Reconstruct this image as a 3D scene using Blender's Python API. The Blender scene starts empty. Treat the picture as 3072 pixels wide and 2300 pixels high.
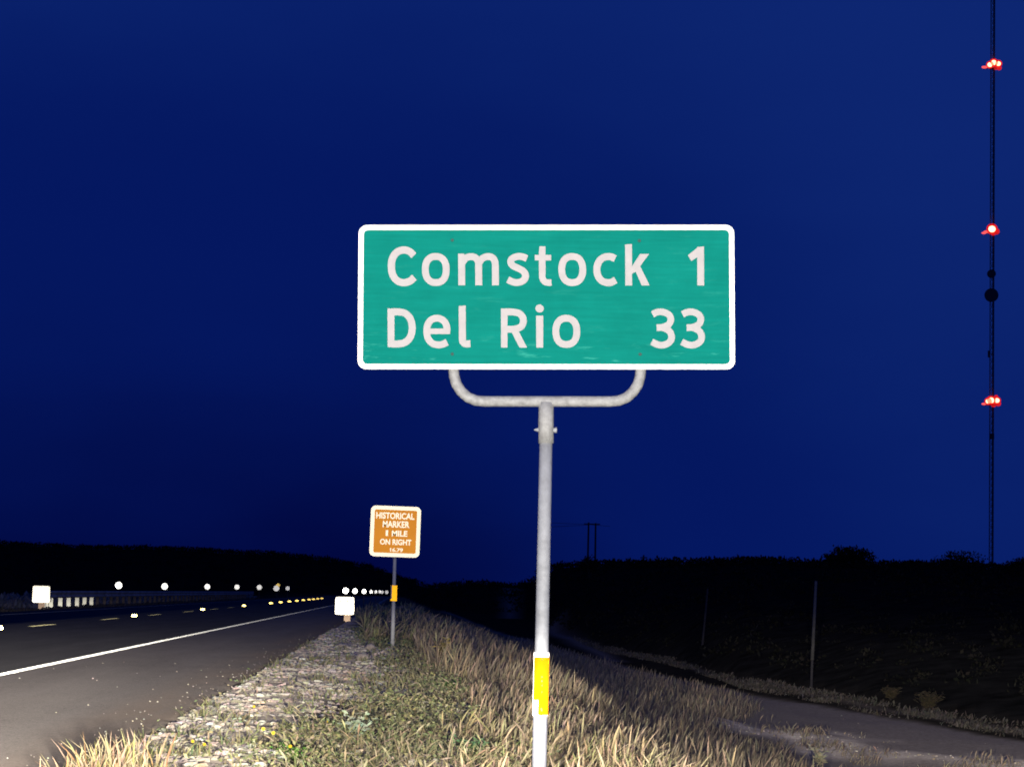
import bpy, math, random
import numpy as np
from mathutils import Vector, Matrix

random.seed(7)
rng = np.random.default_rng(7)
sc = bpy.context.scene
C = sc.collection

# ------------------------------------------------------------------ camera
F = 7000.0            # focal length in pixels of the 3072 px wide photograph
CAMZ = 0.93
VPX, VPY = 1189.0, 1775.0      # where the straight road vanishes
CX, CY = 1536.0, 1150.0
ROLL = 0.0175

d = Vector(((VPX - CX) / F, -(VPY - CY) / F, -1.0))
uz = d.x * math.sin(ROLL) + d.y * math.cos(ROLL)
up = Vector((math.sin(ROLL), math.cos(ROLL), uz))
Yc = d.normalized()
Zc = (up - Yc * up.dot(Yc)).normalized()
Xc = Yc.cross(Zc).normalized()
R_wc = Matrix((Xc, Yc, Zc)).transposed()      # world -> camera
R_cw = R_wc.transposed()                      # camera -> world
cam_data = bpy.data.cameras.new("camera")
cam_data.sensor_width = 36.0
cam_data.lens = F / 3072.0 * 36.0
cam_data.clip_start = 0.1
cam_data.clip_end = 20000.0
cam = bpy.data.objects.new("camera", cam_data)
C.objects.link(cam)
m4 = R_cw.to_4x4()
m4.translation = Vector((0, 0, CAMZ))
cam.matrix_world = m4
sc.camera = cam


def at(px, py, dist):
    """point seen at pixel (px, py), dist metres up the road"""
    v = R_cw @ Vector(((px - CX) / F, -(py - CY) / F, -1.0))
    return Vector((0, 0, CAMZ)) + v * (dist / v.y)


# ------------------------------------------------------------------ sky
world = bpy.data.worlds.new("World")
sc.world = world
world.use_nodes = True
nt = world.node_tree
nt.nodes.clear()


def N(t, kind, **kw):
    n = t.nodes.new(kind)
    for k, v in kw.items():
        setattr(n, k, v)
    return n


def mathn(t, op, a, b=None, c=None, clamp=False):
    n = t.nodes.new('ShaderNodeMath')
    n.operation = op
    n.use_clamp = clamp
    for i, v in enumerate((a, b, c)):
        if v is None:
            continue
        if isinstance(v, (int, float)):
            n.inputs[i].default_value = v
        else:
            t.links.new(v, n.inputs[i])
    return n.outputs[0]


tc = N(nt, 'ShaderNodeTexCoord')
sx = N(nt, 'ShaderNodeSeparateXYZ')
nt.links.new(tc.outputs['Generated'], sx.inputs[0])
zc = mathn(nt, 'MINIMUM', mathn(nt, 'MAXIMUM', sx.outputs['Z'], 0.0), 0.34)
side = N(nt, 'ShaderNodeMapRange', interpolation_type='SMOOTHSTEP')
side.inputs['From Min'].default_value = -0.03
side.inputs['From Max'].default_value = 0.27
nt.links.new(sx.outputs['X'], side.inputs['Value'])
fade = mathn(nt, 'SUBTRACT', 1.0, mathn(nt, 'MULTIPLY', zc, 2.4))
v = mathn(nt, 'ADD', mathn(nt, 'MULTIPLY', zc, 2.5), 0.13)
v = mathn(nt, 'ADD', v, mathn(nt, 'MULTIPLY', mathn(nt, 'MULTIPLY', side.outputs[0], fade), 0.56))
cn = N(nt, 'ShaderNodeTexNoise')
cn.inputs['Scale'].default_value = 7.0
cn.inputs['Detail'].default_value = 3.0
mp = N(nt, 'ShaderNodeMapping')
mp.inputs['Scale'].default_value = (1, 1, 2.5)
nt.links.new(tc.outputs['Generated'], mp.inputs[0])
nt.links.new(mp.outputs[0], cn.inputs['Vector'])
v = mathn(nt, 'ADD', v, mathn(nt, 'MULTIPLY', mathn(nt, 'SUBTRACT', cn.outputs[0], 0.5), 0.18))
ramp = N(nt, 'ShaderNodeValToRGB')
ramp.color_ramp.interpolation = 'EASE'
e = ramp.color_ramp.elements
e[0].position = 0.0
e[0].color = (0.0002, 0.0007, 0.030, 1)
e[1].position = 1.0
e[1].color = (0.0042, 0.0198, 0.166, 1)
k = e.new(0.5)
k.color = (0.0013, 0.0088, 0.116, 1)
nt.links.new(v, ramp.inputs[0])
bg = N(nt, 'ShaderNodeBackground')
bg.inputs['Strength'].default_value = 1.0
wo = N(nt, 'ShaderNodeOutputWorld')
nt.links.new(ramp.outputs[0], bg.inputs[0])
nt.links.new(bg.outputs[0], wo.inputs[0])

# ------------------------------------------------------------------ the car's headlamps, beside and behind the viewer
HEADLIGHT = (1.0, 0.93, 0.82)


def headlamp(name, loc, elev, az, size, blend, power):
    l = bpy.data.lights.new(name, 'SPOT')
    l.energy = power
    l.color = HEADLIGHT
    l.spot_size = math.radians(size)
    l.spot_blend = blend
    l.shadow_soft_size = 0.10
    o = bpy.data.objects.new(name, l)
    C.objects.link(o)
    o.location = loc
    dv = Vector((math.sin(math.radians(az)) * math.cos(math.radians(elev)),
                 math.cos(math.radians(az)) * math.cos(math.radians(elev)),
                 math.sin(math.radians(elev))))
    o.rotation_euler = dv.to_track_quat('-Z', 'Y').to_euler()
    return o


def beam_pattern(o):
    """low beam: a bright bar just under the cut-off, reaching lower on the kerb side"""
    l = o.data
    o.rotation_euler = (math.radians(90), 0, 0)
    l.use_nodes = True
    t = l.node_tree
    em = [n_ for n_ in t.nodes if n_.type == 'EMISSION'][0]
    tx = N(t, 'ShaderNodeTexCoord')
    sp = N(t, 'ShaderNodeSeparateXYZ')
    t.links.new(tx.outputs['Normal'], sp.inputs[0])

    def curve(sock, pts):
        fc = N(t, 'ShaderNodeFloatCurve')
        c = fc.mapping.curves[0]
        lo, hi = pts[0][0], pts[-1][0]
        top = max(p[1] for p in pts)
        q = [((a - lo) / (hi - lo), b / top) for a, b in pts]
        c.points[0].location = q[0]
        c.points[1].location = q[-1]
        for p in q[1:-1]:
            c.points.new(*p)
        for p in c.points:
            p.handle_type = 'AUTO_CLAMPED'
        fc.mapping.update()
        x = mathn(t, 'DIVIDE', mathn(t, 'SUBTRACT', sock, lo), hi - lo, clamp=True)
        t.links.new(x, fc.inputs['Value'])
        return mathn(t, 'MULTIPLY', fc.outputs[0], top)
    sn = lambda a: math.sin(math.radians(a))
    elev = mathn(t, 'MULTIPLY', sp.outputs['Y'], EL_SIGN)
    az = mathn(t, 'MULTIPLY', sp.outputs['X'], EL_SIGN)
    base = curve(elev, [(sn(-20), 1.6), (sn(-8), 1.6), (sn(-3.6), 1.5), (sn(-2.3), 1.9), (sn(-1.5), 3.2), (sn(-0.7), 3.2), (sn(-0.2), 1.5), (sn(.6), 1.0), (sn(20), 1.0)])
    kerb_v = curve(elev, [(sn(-14), 0.0), (sn(-6), .25), (sn(-4.4), .55), (sn(-3.4), 1.0), (sn(-1.1), 1.0), (sn(-0.5), 0.0), (sn(20), 0.0)])
    kerb_h = curve(az, [(sn(-30), 0.0), (sn(3.0), 0.0), (sn(6.5), .75), (sn(11), 1.0), (sn(30), 1.0)])
    left_h = curve(az, [(sn(-30), 1.0), (sn(-5.5), 1.0), (sn(-2.5), 0.0), (sn(30), 0.0)])
    g_ = mathn(t, 'ADD', base, mathn(t, 'MULTIPLY', mathn(t, 'MULTIPLY', kerb_v, kerb_h), 3.0))
    g_ = mathn(t, 'ADD', g_, mathn(t, 'MULTIPLY', mathn(t, 'MULTIPLY', kerb_v, left_h), 2.2))
    t.links.new(g_, em.inputs['Strength'])


EL_SIGN = 1.0
for hx in (-1.05, 0.50):
    beam_pattern(headlamp("headlamp", (hx, -0.8, 0.72), 0.0, 0.0, 110, 1.0, 4300))

sc.view_settings.view_transform = 'Standard'
sc.view_settings.look = 'None'
sc.view_settings.exposure = 0.0
sc.view_settings.gamma = 1.0
sc.view_settings.use_curve_mapping = False
try:
    sc.cycles.use_denoising = True
    sc.cycles.max_bounces = 4
    sc.cycles.filter_width = 1.8
    sc.cycles.use_light_tree = True
except Exception:
    pass


# ------------------------------------------------------------------ materials
def mat(name):
    m = bpy.data.materials.new(name)
    m.use_nodes = True
    m.node_tree.nodes.clear()
    return m, m.node_tree, N(m.node_tree, 'ShaderNodeOutputMaterial')


def noise(t, scale, detail=3.0, rough=0.55, vec=None, lo=None, hi=None):
    n = N(t, 'ShaderNodeTexNoise')
    n.inputs['Scale'].default_value = scale
    n.inputs['Detail'].default_value = detail
    n.inputs['Roughness'].default_value = rough
    if vec is not None:
        t.links.new(vec, n.inputs['Vector'])
    if lo is None:
        return n.outputs[0]
    r = N(t, 'ShaderNodeMapRange')
    r.inputs['From Min'].default_value = lo
    r.inputs['From Max'].default_value = hi
    t.links.new(n.outputs[0], r.inputs[0])
    return r.outputs[0]


def mixc(t, f, a, b):
    n = N(t, 'ShaderNodeMix', data_type='RGBA')
    for sock, v in ((n.inputs[0], f), (n.inputs[6], a), (n.inputs[7], b)):
        if isinstance(v, (tuple, list)):
            sock.default_value = (*v[:3], 1)
        elif isinstance(v, (int, float)):
            sock.default_value = v
        else:
            t.links.new(v, sock)
    return n.outputs[2]


def plain(name, col, rough=0.8, metal=0.0, vary=0.25, scale=8.0, bump=0.0, bump_scale=60.0):
    m, t, out = mat(name)
    p = N(t, 'ShaderNodeBsdfPrincipled')
    tcn = N(t, 'ShaderNodeTexCoord')
    f = noise(t, scale, 4.0, 0.6, tcn.outputs['Object'], 0.3, 0.7)
    c = mixc(t, f, tuple(x * (1 - vary) for x in col), tuple(min(1, x * (1 + vary)) for x in col))
    t.links.new(c, p.inputs['Base Color'])
    p.inputs['Roughness'].default_value = rough
    p.inputs['Metallic'].default_value = metal
    if bump:
        b = N(t, 'ShaderNodeBump')
        b.inputs['Strength'].default_value = bump
        b.inputs['Distance'].default_value = 0.01
        t.links.new(noise(t, bump_scale, 3.0, 0.6, tcn.outputs['Object']), b.inputs['Height'])
        t.links.new(b.outputs[0], p.inputs['Normal'])
    t.links.new(p.outputs[0], out.inputs[0])
    return m


def sheeting(name, diff, retro, rough, share, wear=None, lo=.93, hi=1.06):
    """retroreflective sheeting: a diffuse face plus a lobe that sends light back to where it came from"""
    m, t, out = mat(name)
    di = N(t, 'ShaderNodeBsdfDiffuse')
    gl = N(t, 'ShaderNodeBsdfGlossy')
    gl.inputs['Roughness'].default_value = rough
    ge = N(t, 'ShaderNodeNewGeometry')
    t.links.new(ge.outputs['Incoming'], gl.inputs['Normal'])
    tcn = N(t, 'ShaderNodeTexCoord')
    if wear is None:
        di.inputs[0].default_value = (*diff, 1)
        gl.inputs[0].default_value = (*retro, 1)
    else:
        f = noise(t, wear, 5.0, 0.65, tcn.outputs['Object'], 0.3, 0.72)
        t.links.new(mixc(t, f, tuple(x * lo for x in diff), tuple(min(1, x * hi) for x in diff)), di.inputs[0])
        t.links.new(mixc(t, f, tuple(x * lo for x in retro), tuple(min(1, x * hi) for x in retro)), gl.inputs[0])
    mx = N(t, 'ShaderNodeMixShader')
    mx.inputs[0].default_value = share
    t.links.new(di.outputs[0], mx.inputs[1])
    t.links.new(gl.outputs[0], mx.inputs[2])
    t.links.new(mx.outputs[0], out.inputs[0])
    return m


def attr_mat(name, rough=0.9, gain=1.0, translucent=0.0):
    m, t, out = mat(name)
    a = N(t, 'ShaderNodeAttribute')
    a.attribute_name = 'col'
    df = N(t, 'ShaderNodeBsdfDiffuse')
    df.inputs['Roughness'].default_value = rough
    t.links.new(a.outputs['Color'], df.inputs[0])
    if translucent:
        tr = N(t, 'ShaderNodeBsdfTranslucent')
        t.links.new(a.outputs['Color'], tr.inputs[0])
        mx = N(t, 'ShaderNodeMixShader')
        mx.inputs[0].default_value = translucent
        t.links.new(df.outputs[0], mx.inputs[1])
        t.links.new(tr.outputs[0], mx.inputs[2])
        t.links.new(mx.outputs[0], out.inputs[0])
    else:
        t.links.new(df.outputs[0], out.inputs[0])
    return m


def lamp_mat(name, col, strength, clear=0.0):
    m, t, out = mat(name)
    em = N(t, 'ShaderNodeEmission')
    em.inputs[0].default_value = (*col, 1)
    em.inputs[1].default_value = strength
    if clear:          # tinted glass, glowing to stand for bloom: part of what lies behind shows through
        tr = N(t, 'ShaderNodeBsdfTransparent')
        tr.inputs[0].default_value = (1.0, 0.55, 0.5, 1)
        mx = N(t, 'ShaderNodeMixShader')
        mx.inputs[0].default_value = clear
        t.links.new(em.outputs[0], mx.inputs[1])
        t.links.new(tr.outputs[0], mx.inputs[2])
        t.links.new(mx.outputs[0], out.inputs[0])
        return m
    t.links.new(em.outputs[0], out.inputs[0])
    return m


# rough mineral surface: Oren-Nayar plus a weak backscatter lobe (what dry stony ground does in headlamps)
def mineral(t, out, color, bump=None, back=0.12, back_gain=1.0):
    df = N(t, 'ShaderNodeBsdfDiffuse')
    df.inputs['Roughness'].default_value = 1.0
    t.links.new(color, df.inputs[0])
    gl = N(t, 'ShaderNodeBsdfGlossy')
    gl.inputs['Roughness'].default_value = 0.85
    t.links.new(color, gl.inputs[0])
    ge = N(t, 'ShaderNodeNewGeometry')
    t.links.new(ge.outputs['Incoming'], gl.inputs['Normal'])
    if bump is not None:
        t.links.new(bump, df.inputs['Normal'])
    mx = N(t, 'ShaderNodeMixShader')
    mx.inputs[0].default_value = back
    t.links.new(df.outputs[0], mx.inputs[1])
    t.links.new(gl.outputs[0], mx.inputs[2])
    t.links.new(mx.outputs[0], out.inputs[0])


def asphalt():
    m, t, out = mat('chip_seal_asphalt')
    ge = N(t, 'ShaderNodeNewGeometry')
    s = N(t, 'ShaderNodeSeparateXYZ')
    t.links.new(ge.outputs['Position'], s.inputs[0])
    grain = noise(t, 70.0, 2.0, 0.7, ge.outputs['Position'], 0.35, 0.68)
    mp_ = N(t, 'ShaderNodeMapping')
    mp_.inputs['Scale'].default_value = (1.3, 0.12, 1)
    t.links.new(ge.outputs['Position'], mp_.inputs[0])
    streak = noise(t, 1.6, 4.0, 0.6, mp_.outputs[0], 0.3, 0.7)
    blot = noise(t, 0.9, 4.0, 0.6, ge.outputs['Position'], 0.35, 0.7)
    mott = noise(t, 11.0, 4.0, 0.7, ge.outputs['Position'], 0.3, 0.7)
    sh = mixc(t, grain, (0.125, 0.113, 0.105), (0.36, 0.325, 0.30))
    sh = mixc(t, mathn(t, 'MULTIPLY', mott, 0.75), sh, (0.15, 0.138, 0.132))
    sh = mixc(t, mathn(t, 'MULTIPLY', streak, 0.45), sh, (0.29, 0.265, 0.25))
    dots = noise(t, 26.0, 1.0, 0.5, ge.outputs['Position'], 0.62, 0.70)
    sh = mixc(t, mathn(t, 'MULTIPLY', dots, 0.5, clamp=True), sh, (0.07, 0.063, 0.06))
    sh = mixc(t, mathn(t, 'MULTIPLY', blot, 0.35), sh, (0.25, 0.225, 0.205))
    # dust and dirt gathering towards the verge
    dr = N(t, 'ShaderNodeMapRange')
    dr.inputs['From Min'].default_value = -2.4
    dr.inputs['From Max'].default_value = -1.65
    t.links.new(s.outputs['X'], dr.inputs[0])
    sh = mixc(t, mathn(t, 'MULTIPLY', mathn(t, 'MULTIPLY', dr.outputs[0], streak), 0.7, clamp=True), sh, (0.24, 0.175, 0.12))
    ln = mixc(t, grain, (0.07, 0.068, 0.068), (0.20, 0.19, 0.185))
    ln = mixc(t, mathn(t, 'MULTIPLY', streak, 0.4), ln, (0.05, 0.05, 0.055))
    edge = N(t, 'ShaderNodeMapRange')
    edge.inputs['From Min'].default_value = -4.22
    edge.inputs['From Max'].default_value = -4.12
    t.links.new(s.outputs['X'], edge.inputs[0])
    c = mixc(t, edge.outputs[0], ln, sh)
    b = N(t, 'ShaderNodeBump')
    b.inputs['Strength'].default_value = 0.55
    b.inputs['Distance'].default_value = 0.012
    t.links.new(noise(t, 60.0, 2.0, 0.6, ge.outputs['Position']), b.inputs['Height'])
    mineral(t, out, c, b.outputs[0], 0.50)
    return m


def ground_mat():
    m, t, out = mat('roadside_soil')
    ge = N(t, 'ShaderNodeNewGeometry')
    a = N(t, 'ShaderNodeAttribute')
    a.attribute_name = 'zone'          # R: gravel track, G: pale caliche, B: hillside
    sp = N(t, 'ShaderNodeSeparateColor')
    t.links.new(a.outputs['Color'], sp.inputs[0])
    n1 = noise(t, 1.3, 5.0, 0.65, ge.outputs['Position'], 0.3, 0.7)
    n2 = noise(t, 14.0, 4.0, 0.7, ge.outputs['Position'], 0.3, 0.7)
    n3 = noise(t, 60.0, 3.0, 0.7, ge.outputs['Position'], 0.3, 0.7)
    soil = mixc(t, n1, (0.06, 0.048, 0.032), (0.15, 0.12, 0.08))
    soil = mixc(t, mathn(t, 'MULTIPLY', n3, 0.5), soil, (0.28, 0.23, 0.17))
    track = mixc(t, n2, (0.16, 0.138, 0.125), (0.36, 0.315, 0.29))
    track = mixc(t, mathn(t, 'MULTIPLY', n1, 0.5), track, (0.20, 0.18, 0.18))
    pale = mixc(t, n2, (0.55, 0.47, 0.39), (0.92, 0.84, 0.75))
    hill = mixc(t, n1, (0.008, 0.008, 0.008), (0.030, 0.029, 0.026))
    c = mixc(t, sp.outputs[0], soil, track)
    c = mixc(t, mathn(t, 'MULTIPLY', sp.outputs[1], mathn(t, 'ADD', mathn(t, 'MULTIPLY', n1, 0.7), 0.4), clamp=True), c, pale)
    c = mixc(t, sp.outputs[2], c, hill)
    b = N(t, 'ShaderNodeBump')
    b.inputs['Strength'].default_value = 0.8
    b.inputs['Distance'].default_value = 0.03
    t.links.new(noise(t, 22.0, 4.0, 0.65, ge.outputs['Position']), b.inputs['Height'])
    mineral(t, out, c, b.outputs[0], 0.50)
    return m


M = {}
M['asphalt'] = asphalt()
M['ground'] = ground_mat()
M['white_line'] = sheeting('white_beaded_paint', (0.75, 0.74, 0.70), (0.95, 0.96, 0.88), 0.36, 0.26, wear=9.0, lo=.35, hi=1.0)
M['faint_line'] = sheeting('worn_white_paint', (0.40, 0.40, 0.40), (0.40, 0.40, 0.42), 0.6, 0.35, wear=5.0)
M['yellow_line'] = sheeting('yellow_beaded_paint', (0.65, 0.52, 0.22), (0.72, 0.66, 0.36), 0.34, 0.30, wear=9.0, lo=.4, hi=1.0)
M['green_sheet'] = sheeting('green_sheeting', (0.003, 0.150, 0.122), (0.003, 0.11, 0.10), 0.34, 0.10, wear=5.0)


def weather_green(m):
    """fine horizontal sheeting grain, paler scuffs and wiped smears near the bottom edge"""
    t = m.node_tree
    ge = N(t, 'ShaderNodeNewGeometry')
    mp_ = N(t, 'ShaderNodeMapping')
    mp_.inputs['Scale'].default_value = (3.0, 1.0, 60.0)
    t.links.new(ge.outputs['Position'], mp_.inputs[0])
    grain = noise(t, 1.0, 3.0, 0.6, mp_.outputs[0], 0.25, 0.75)
    mp2 = N(t, 'ShaderNodeMapping')
    mp2.inputs['Scale'].default_value = (5.0, 1.0, 26.0)
    mp2.inputs['Rotation'].default_value = (0, math.radians(10), 0)
    t.links.new(ge.outputs['Position'], mp2.inputs[0])
    smear = noise(t, 1.0, 4.0, 0.7, mp2.outputs[0], 0.58, 0.74)
    sz = N(t, 'ShaderNodeSeparateXYZ')
    t.links.new(ge.outputs['Position'], sz.inputs[0])
    low = N(t, 'ShaderNodeMapRange')
    low.inputs['From Min'].default_value = 2.32
    low.inputs['From Max'].default_value = 2.10
    t.links.new(sz.outputs['Z'], low.inputs['Value'])
    msk = mathn(t, 'MULTIPLY', smear, mathn(t, 'ADD', mathn(t, 'MULTIPLY', low.outputs[0], 0.55), 0.10), clamp=True)
    for nd in [n_ for n_ in t.nodes if n_.type in ('BSDF_DIFFUSE', 'BSDF_GLOSSY')]:
        src = nd.inputs[0].links[0].from_socket
        c1 = mixc(t, grain, (0.90, 0.90, 0.90), (1.08, 1.08, 1.08))
        mu = N(t, 'ShaderNodeMix', data_type='RGBA', blend_type='MULTIPLY')
        mu.inputs[0].default_value = 1.0
        t.links.new(src, mu.inputs[6])
        t.links.new(c1, mu.inputs[7])
        t.links.new(mixc(t, msk, mu.outputs[2], (0.05, 0.33, 0.27)), nd.inputs[0])


weather_green(M['green_sheet'])
M['letter_sheet'] = sheeting('white_letter_sheeting', (0.455, 0.445, 0.465), (0.58, 0.56, 0.59), 0.36, 0.035, wear=18.0)
M['border_sheet'] = sheeting('white_border_sheeting', (0.78, 0.78, 0.77), (0.9, 0.88, 0.9), 0.34, 0.05)
M['brown_sheet'] = sheeting('brown_sheeting', (0.30, 0.130, 0.018), (0.70, 0.28, 0.035), 0.24, 0.105, wear=3.0)
M['brown_white'] = sheeting('brown_sign_white_sheeting', (0.8, 0.75, 0.6), (0.98, 0.90, 0.74), 0.24, 0.13)
M['bright_sheet'] = sheeting('prismatic_white_sheeting', (0.8, 0.8, 0.76), (1.0, 0.95, 0.80), 0.21, 0.42)
M['button_white'] = sheeting('prismatic_delineator_lens', (0.7, 0.72, 0.76), (0.95, 0.98, 1.0), 0.16, 0.6)
M['button_amber'] = sheeting('amber_pavement_lens', (0.7, 0.45, 0.1), (1.0, 0.74, 0.20), 0.155, 0.55)
M['band_amber'] = sheeting('amber_band_sheeting', (0.30, 0.112, 0.002), (0.70, 0.27, 0.003), 0.34, 0.03, wear=12.0)
M['band_amber_far'] = sheeting('amber_band_sheeting_bright', (0.8, 0.42, 0.01), (1.0, 0.50, 0.02), 0.24, 0.12)
M['galvanised'] = plain('galvanised_steel', (0.50, 0.525, 0.575), 0.72, 0.08, 0.16, 22.0, 0.15, 120)
M['galvanised_rough'] = plain('weathered_galvanised_steel', (0.52, 0.53, 0.54), 0.7, 0.1, 0.25, 30.0, 0.4, 90)
M['bright_steel'] = plain('bright_galvanised_sleeve', (0.84, 0.86, 0.90), 0.40, 0.5, 0.12, 14.0, 0.1, 80)
M['far_pole'] = plain('pale_galvanised_pole', (0.82, 0.82, 0.80), 0.7, 0.0, 0.12)
M['alu_back'] = plain('aluminium_sheet', (0.35, 0.35, 0.36), 0.5, 0.5)
M['bolt'] = plain('dull_bolt', (0.03, 0.10, 0.09), 0.6, 0.3)
M['wood'] = sheeting('pale_pine_post', (0.62, 0.45, 0.30), (0.80, 0.58, 0.40), 0.30, 0.22, wear=5.0)
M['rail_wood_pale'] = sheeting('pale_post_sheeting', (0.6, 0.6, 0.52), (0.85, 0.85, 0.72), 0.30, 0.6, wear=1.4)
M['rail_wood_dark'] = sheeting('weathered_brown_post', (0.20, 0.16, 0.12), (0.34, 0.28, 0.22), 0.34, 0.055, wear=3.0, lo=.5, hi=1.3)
M['rail'] = sheeting('guardrail_steel', (0.34, 0.34, 0.36), (0.40, 0.41, 0.44), 0.45, 0.10, wear=1.2, lo=.5, hi=1.2)
M['dark_steel'] = plain('mast_paint', (0.045, 0.045, 0.05), 0.6, 0.0, 0.3)
M['dark_wood'] = plain('creosoted_pole', (0.06, 0.055, 0.055), 0.9)
M['faded_post'] = plain('faded_fibreglass_post', (0.13, 0.125, 0.12), 0.8)
M['red_lamp'] = lamp_mat('red_glow_glass', (1.0, 0.02, 0.02), 0.9, 0.45)
M['pink_lamp'] = lamp_mat('red_side_lamp', (1.0, 0.12, 0.12), 1.2, 0.2)
M['hot_lamp'] = lamp_mat('red_beacon_hot_core', (1.0, 0.52, 0.32), 14.0)
M['leaf'] = attr_mat('blades_and_leaves', 0.8, translucent=0.25)
M['scrub'] = attr_mat('dark_scrub_leaves', 0.9)
M['stone'] = attr_mat('limestone_chips', 1.0)
M['rock'] = plain('limestone_rock', (0.50, 0.42, 0.34), 0.95, 0, 0.3, 9.0, 0.8, 30)
M['orange_rock'] = plain('tan_sandstone_rock', (0.52, 0.34, 0.20), 0.95, 0, 0.35, 14.0, 0.8, 30)
M['petal'] = plain('yellow_petals', (0.75, 0.50, 0.02), 0.8)
M['bark'] = plain('grey_twig_bark', (0.05, 0.042, 0.035), 0.9)


# ------------------------------------------------------------------ mesh helpers
BASE = {}


def thing(name, label, cat, loc, group=None):
    o = bpy.data.objects.new(name, None)
    o.empty_display_size = 0.2
    C.objects.link(o)
    o.location = loc
    BASE[o] = Vector(loc)
    o['label'] = label
    o['category'] = cat
    if group:
        o['group'] = group
    return o


class MB:
    def __init__(self):
        self.v, self.f = [], []

    def add(self, vs, fs):
        n = len(self.v)
        self.v += [Vector(p) for p in vs]
        self.f += [tuple(i + n for i in f) for f in fs]
        return self

    def box(self, c, s, ax=None):
        c = Vector(c)
        ax = ax or (Vector((1, 0, 0)), Vector((0, 1, 0)), Vector((0, 0, 1)))
        vs = [c + ax[0] * (s[0] / 2 * a) + ax[1] * (s[1] / 2 * b) + ax[2] * (s[2] / 2 * g)
              for a in (-1, 1) for b in (-1, 1) for g in (-1, 1)]
        return self.add(vs, [(0, 1, 3, 2), (4, 6, 7, 5), (0, 4, 5, 1), (2, 3, 7, 6), (0, 2, 6, 4), (1, 5, 7, 3)])

    def tube(self, pts, r, n=16, caps=True):
        pts = [Vector(p) for p in pts]
        rs = r if isinstance(r, (list, tuple)) else [r] * len(pts)
        rings = []
        ref = None
        for i, p in enumerate(pts):
            tdir = (pts[min(i + 1, len(pts) - 1)] - pts[max(i - 1, 0)]).normalized()
            if ref is None:
                ref = Vector((0, 1, 0)) if abs(tdir.y) < 0.9 else Vector((1, 0, 0))
            a = tdir.cross(ref).normalized()
            b = a.cross(tdir).normalized()
            ref = b
            rings.append([p + (a * math.cos(2 * math.pi * j / n) + b * math.sin(2 * math.pi * j / n)) * rs[i] for j in range(n)])
        vs = [q for ring in rings for q in ring]
        fs = []
        for i in range(len(pts) - 1):
            for j in range(n):
                fs.append((i * n + j, i * n + (j + 1) % n, (i + 1) * n + (j + 1) % n, (i + 1) * n + j))
        if caps:
            fs.append(tuple(range(n))[::-1])
            fs.append(tuple((len(pts) - 1) * n + j for j in range(n)))
        return self.add(vs, fs)

    def ball(self, c, r, squash=(1, 1, 1), n=12, jitter=0.0):
        c = Vector(c)
        vs, fs = [], []
        rows = max(5, n // 2)
        vs.append(c + Vector((0, 0, r * squash[2])))
        for i in range(1, rows):
            th = math.pi * i / rows
            for j in range(n):
                ph = 2 * math.pi * j / n
                q = 1 + random.uniform(-jitter, jitter)
                vs.append(c + Vector((math.sin(th) * math.cos(ph) * squash[0], math.sin(th) * math.sin(ph) * squash[1], math.cos(th) * squash[2])) * r * q)
        vs.append(c - Vector((0, 0, r * squash[2])))
        for j in range(n):
            fs.append((0, 1 + j, 1 + (j + 1) % n))
        for i in range(rows - 2):
            for j in range(n):
                a = 1 + i * n
                fs.append((a + j, a + n + j, a + n + (j + 1) % n, a + (j + 1) % n))
        a = 1 + (rows - 2) * n
        last = len(vs) - 1
        for j in range(n):
            fs.append((a + (j + 1) % n, a + j, last))
        return self.add(vs, fs)

    def disc(self, c, r, normal, thick=0.01, n=20):
        c = Vector(c)
        nn = Vector(normal).normalized()
        return self.tube([c - nn * thick / 2, c + nn * thick / 2], r, n)


def obj(name, mb, material, parent=None, smooth=False, kind=None, label=None):
    base = BASE.get(parent, Vector((0, 0, 0)))
    me = bpy.data.meshes.new(name)
    me.from_pydata([tuple(p - base) for p in mb.v], [], mb.f)
    me.materials.append(material)
    if smooth:
        for p in me.polygons:
            p.use_smooth = len(p.vertices) <= 4
    me.update()
    o = bpy.data.objects.new(name, me)
    C.objects.link(o)
    if parent is not None:
        o.parent = parent
        BASE[o] = base
    if kind:
        o['kind'] = kind
    if label:
        o['label'] = label
    return o


def copy_tree(o, loc=None, parent=None):
    c = o.copy()
    C.objects.link(c)
    if parent is not None:
        c.parent = parent
    if loc is not None:
        c.location = loc
    for ch in list(o.children):
        copy_tree(ch, None, c)
    return c


def big_mesh(name, V, T, material, col=None, attr='col', parent=None, kind='stuff', label=None, cat=None, smooth=False):
    V = np.asarray(V, dtype=np.float32)
    T = np.asarray(T, dtype=np.int32)
    me = bpy.data.meshes.new(name)
    me.vertices.add(len(V))
    me.vertices.foreach_set('co', V.ravel())
    w = T.shape[1]
    me.loops.add(T.size)
    me.loops.foreach_set('vertex_index', T.ravel())
    me.polygons.add(len(T))
    me.polygons.foreach_set('loop_start', np.arange(0, T.size, w, dtype=np.int32))
    me.polygons.foreach_set('loop_total', np.full(len(T), w, dtype=np.int32))
    if smooth:
        me.polygons.foreach_set('use_smooth', np.ones(len(T), dtype=bool))
    me.update(calc_edges=True)
    me.validate()
    if col is not None:
        a = me.attributes.new(attr, 'FLOAT_COLOR', 'POINT')
        cc = np.ones((len(V), 4), dtype=np.float32)
        cc[:, :3] = col
        a.data.foreach_set('color', cc.ravel())
    me.materials.append(material)
    o = bpy.data.objects.new(name, me)
    C.objects.link(o)
    if parent is not None:
        o.parent = parent
    if kind:
        o['kind'] = kind
    if label:
        o['label'] = label
    if cat:
        o['category'] = cat
    return o


# value noise for the terrain
_tab = rng.random((256, 256))


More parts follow.
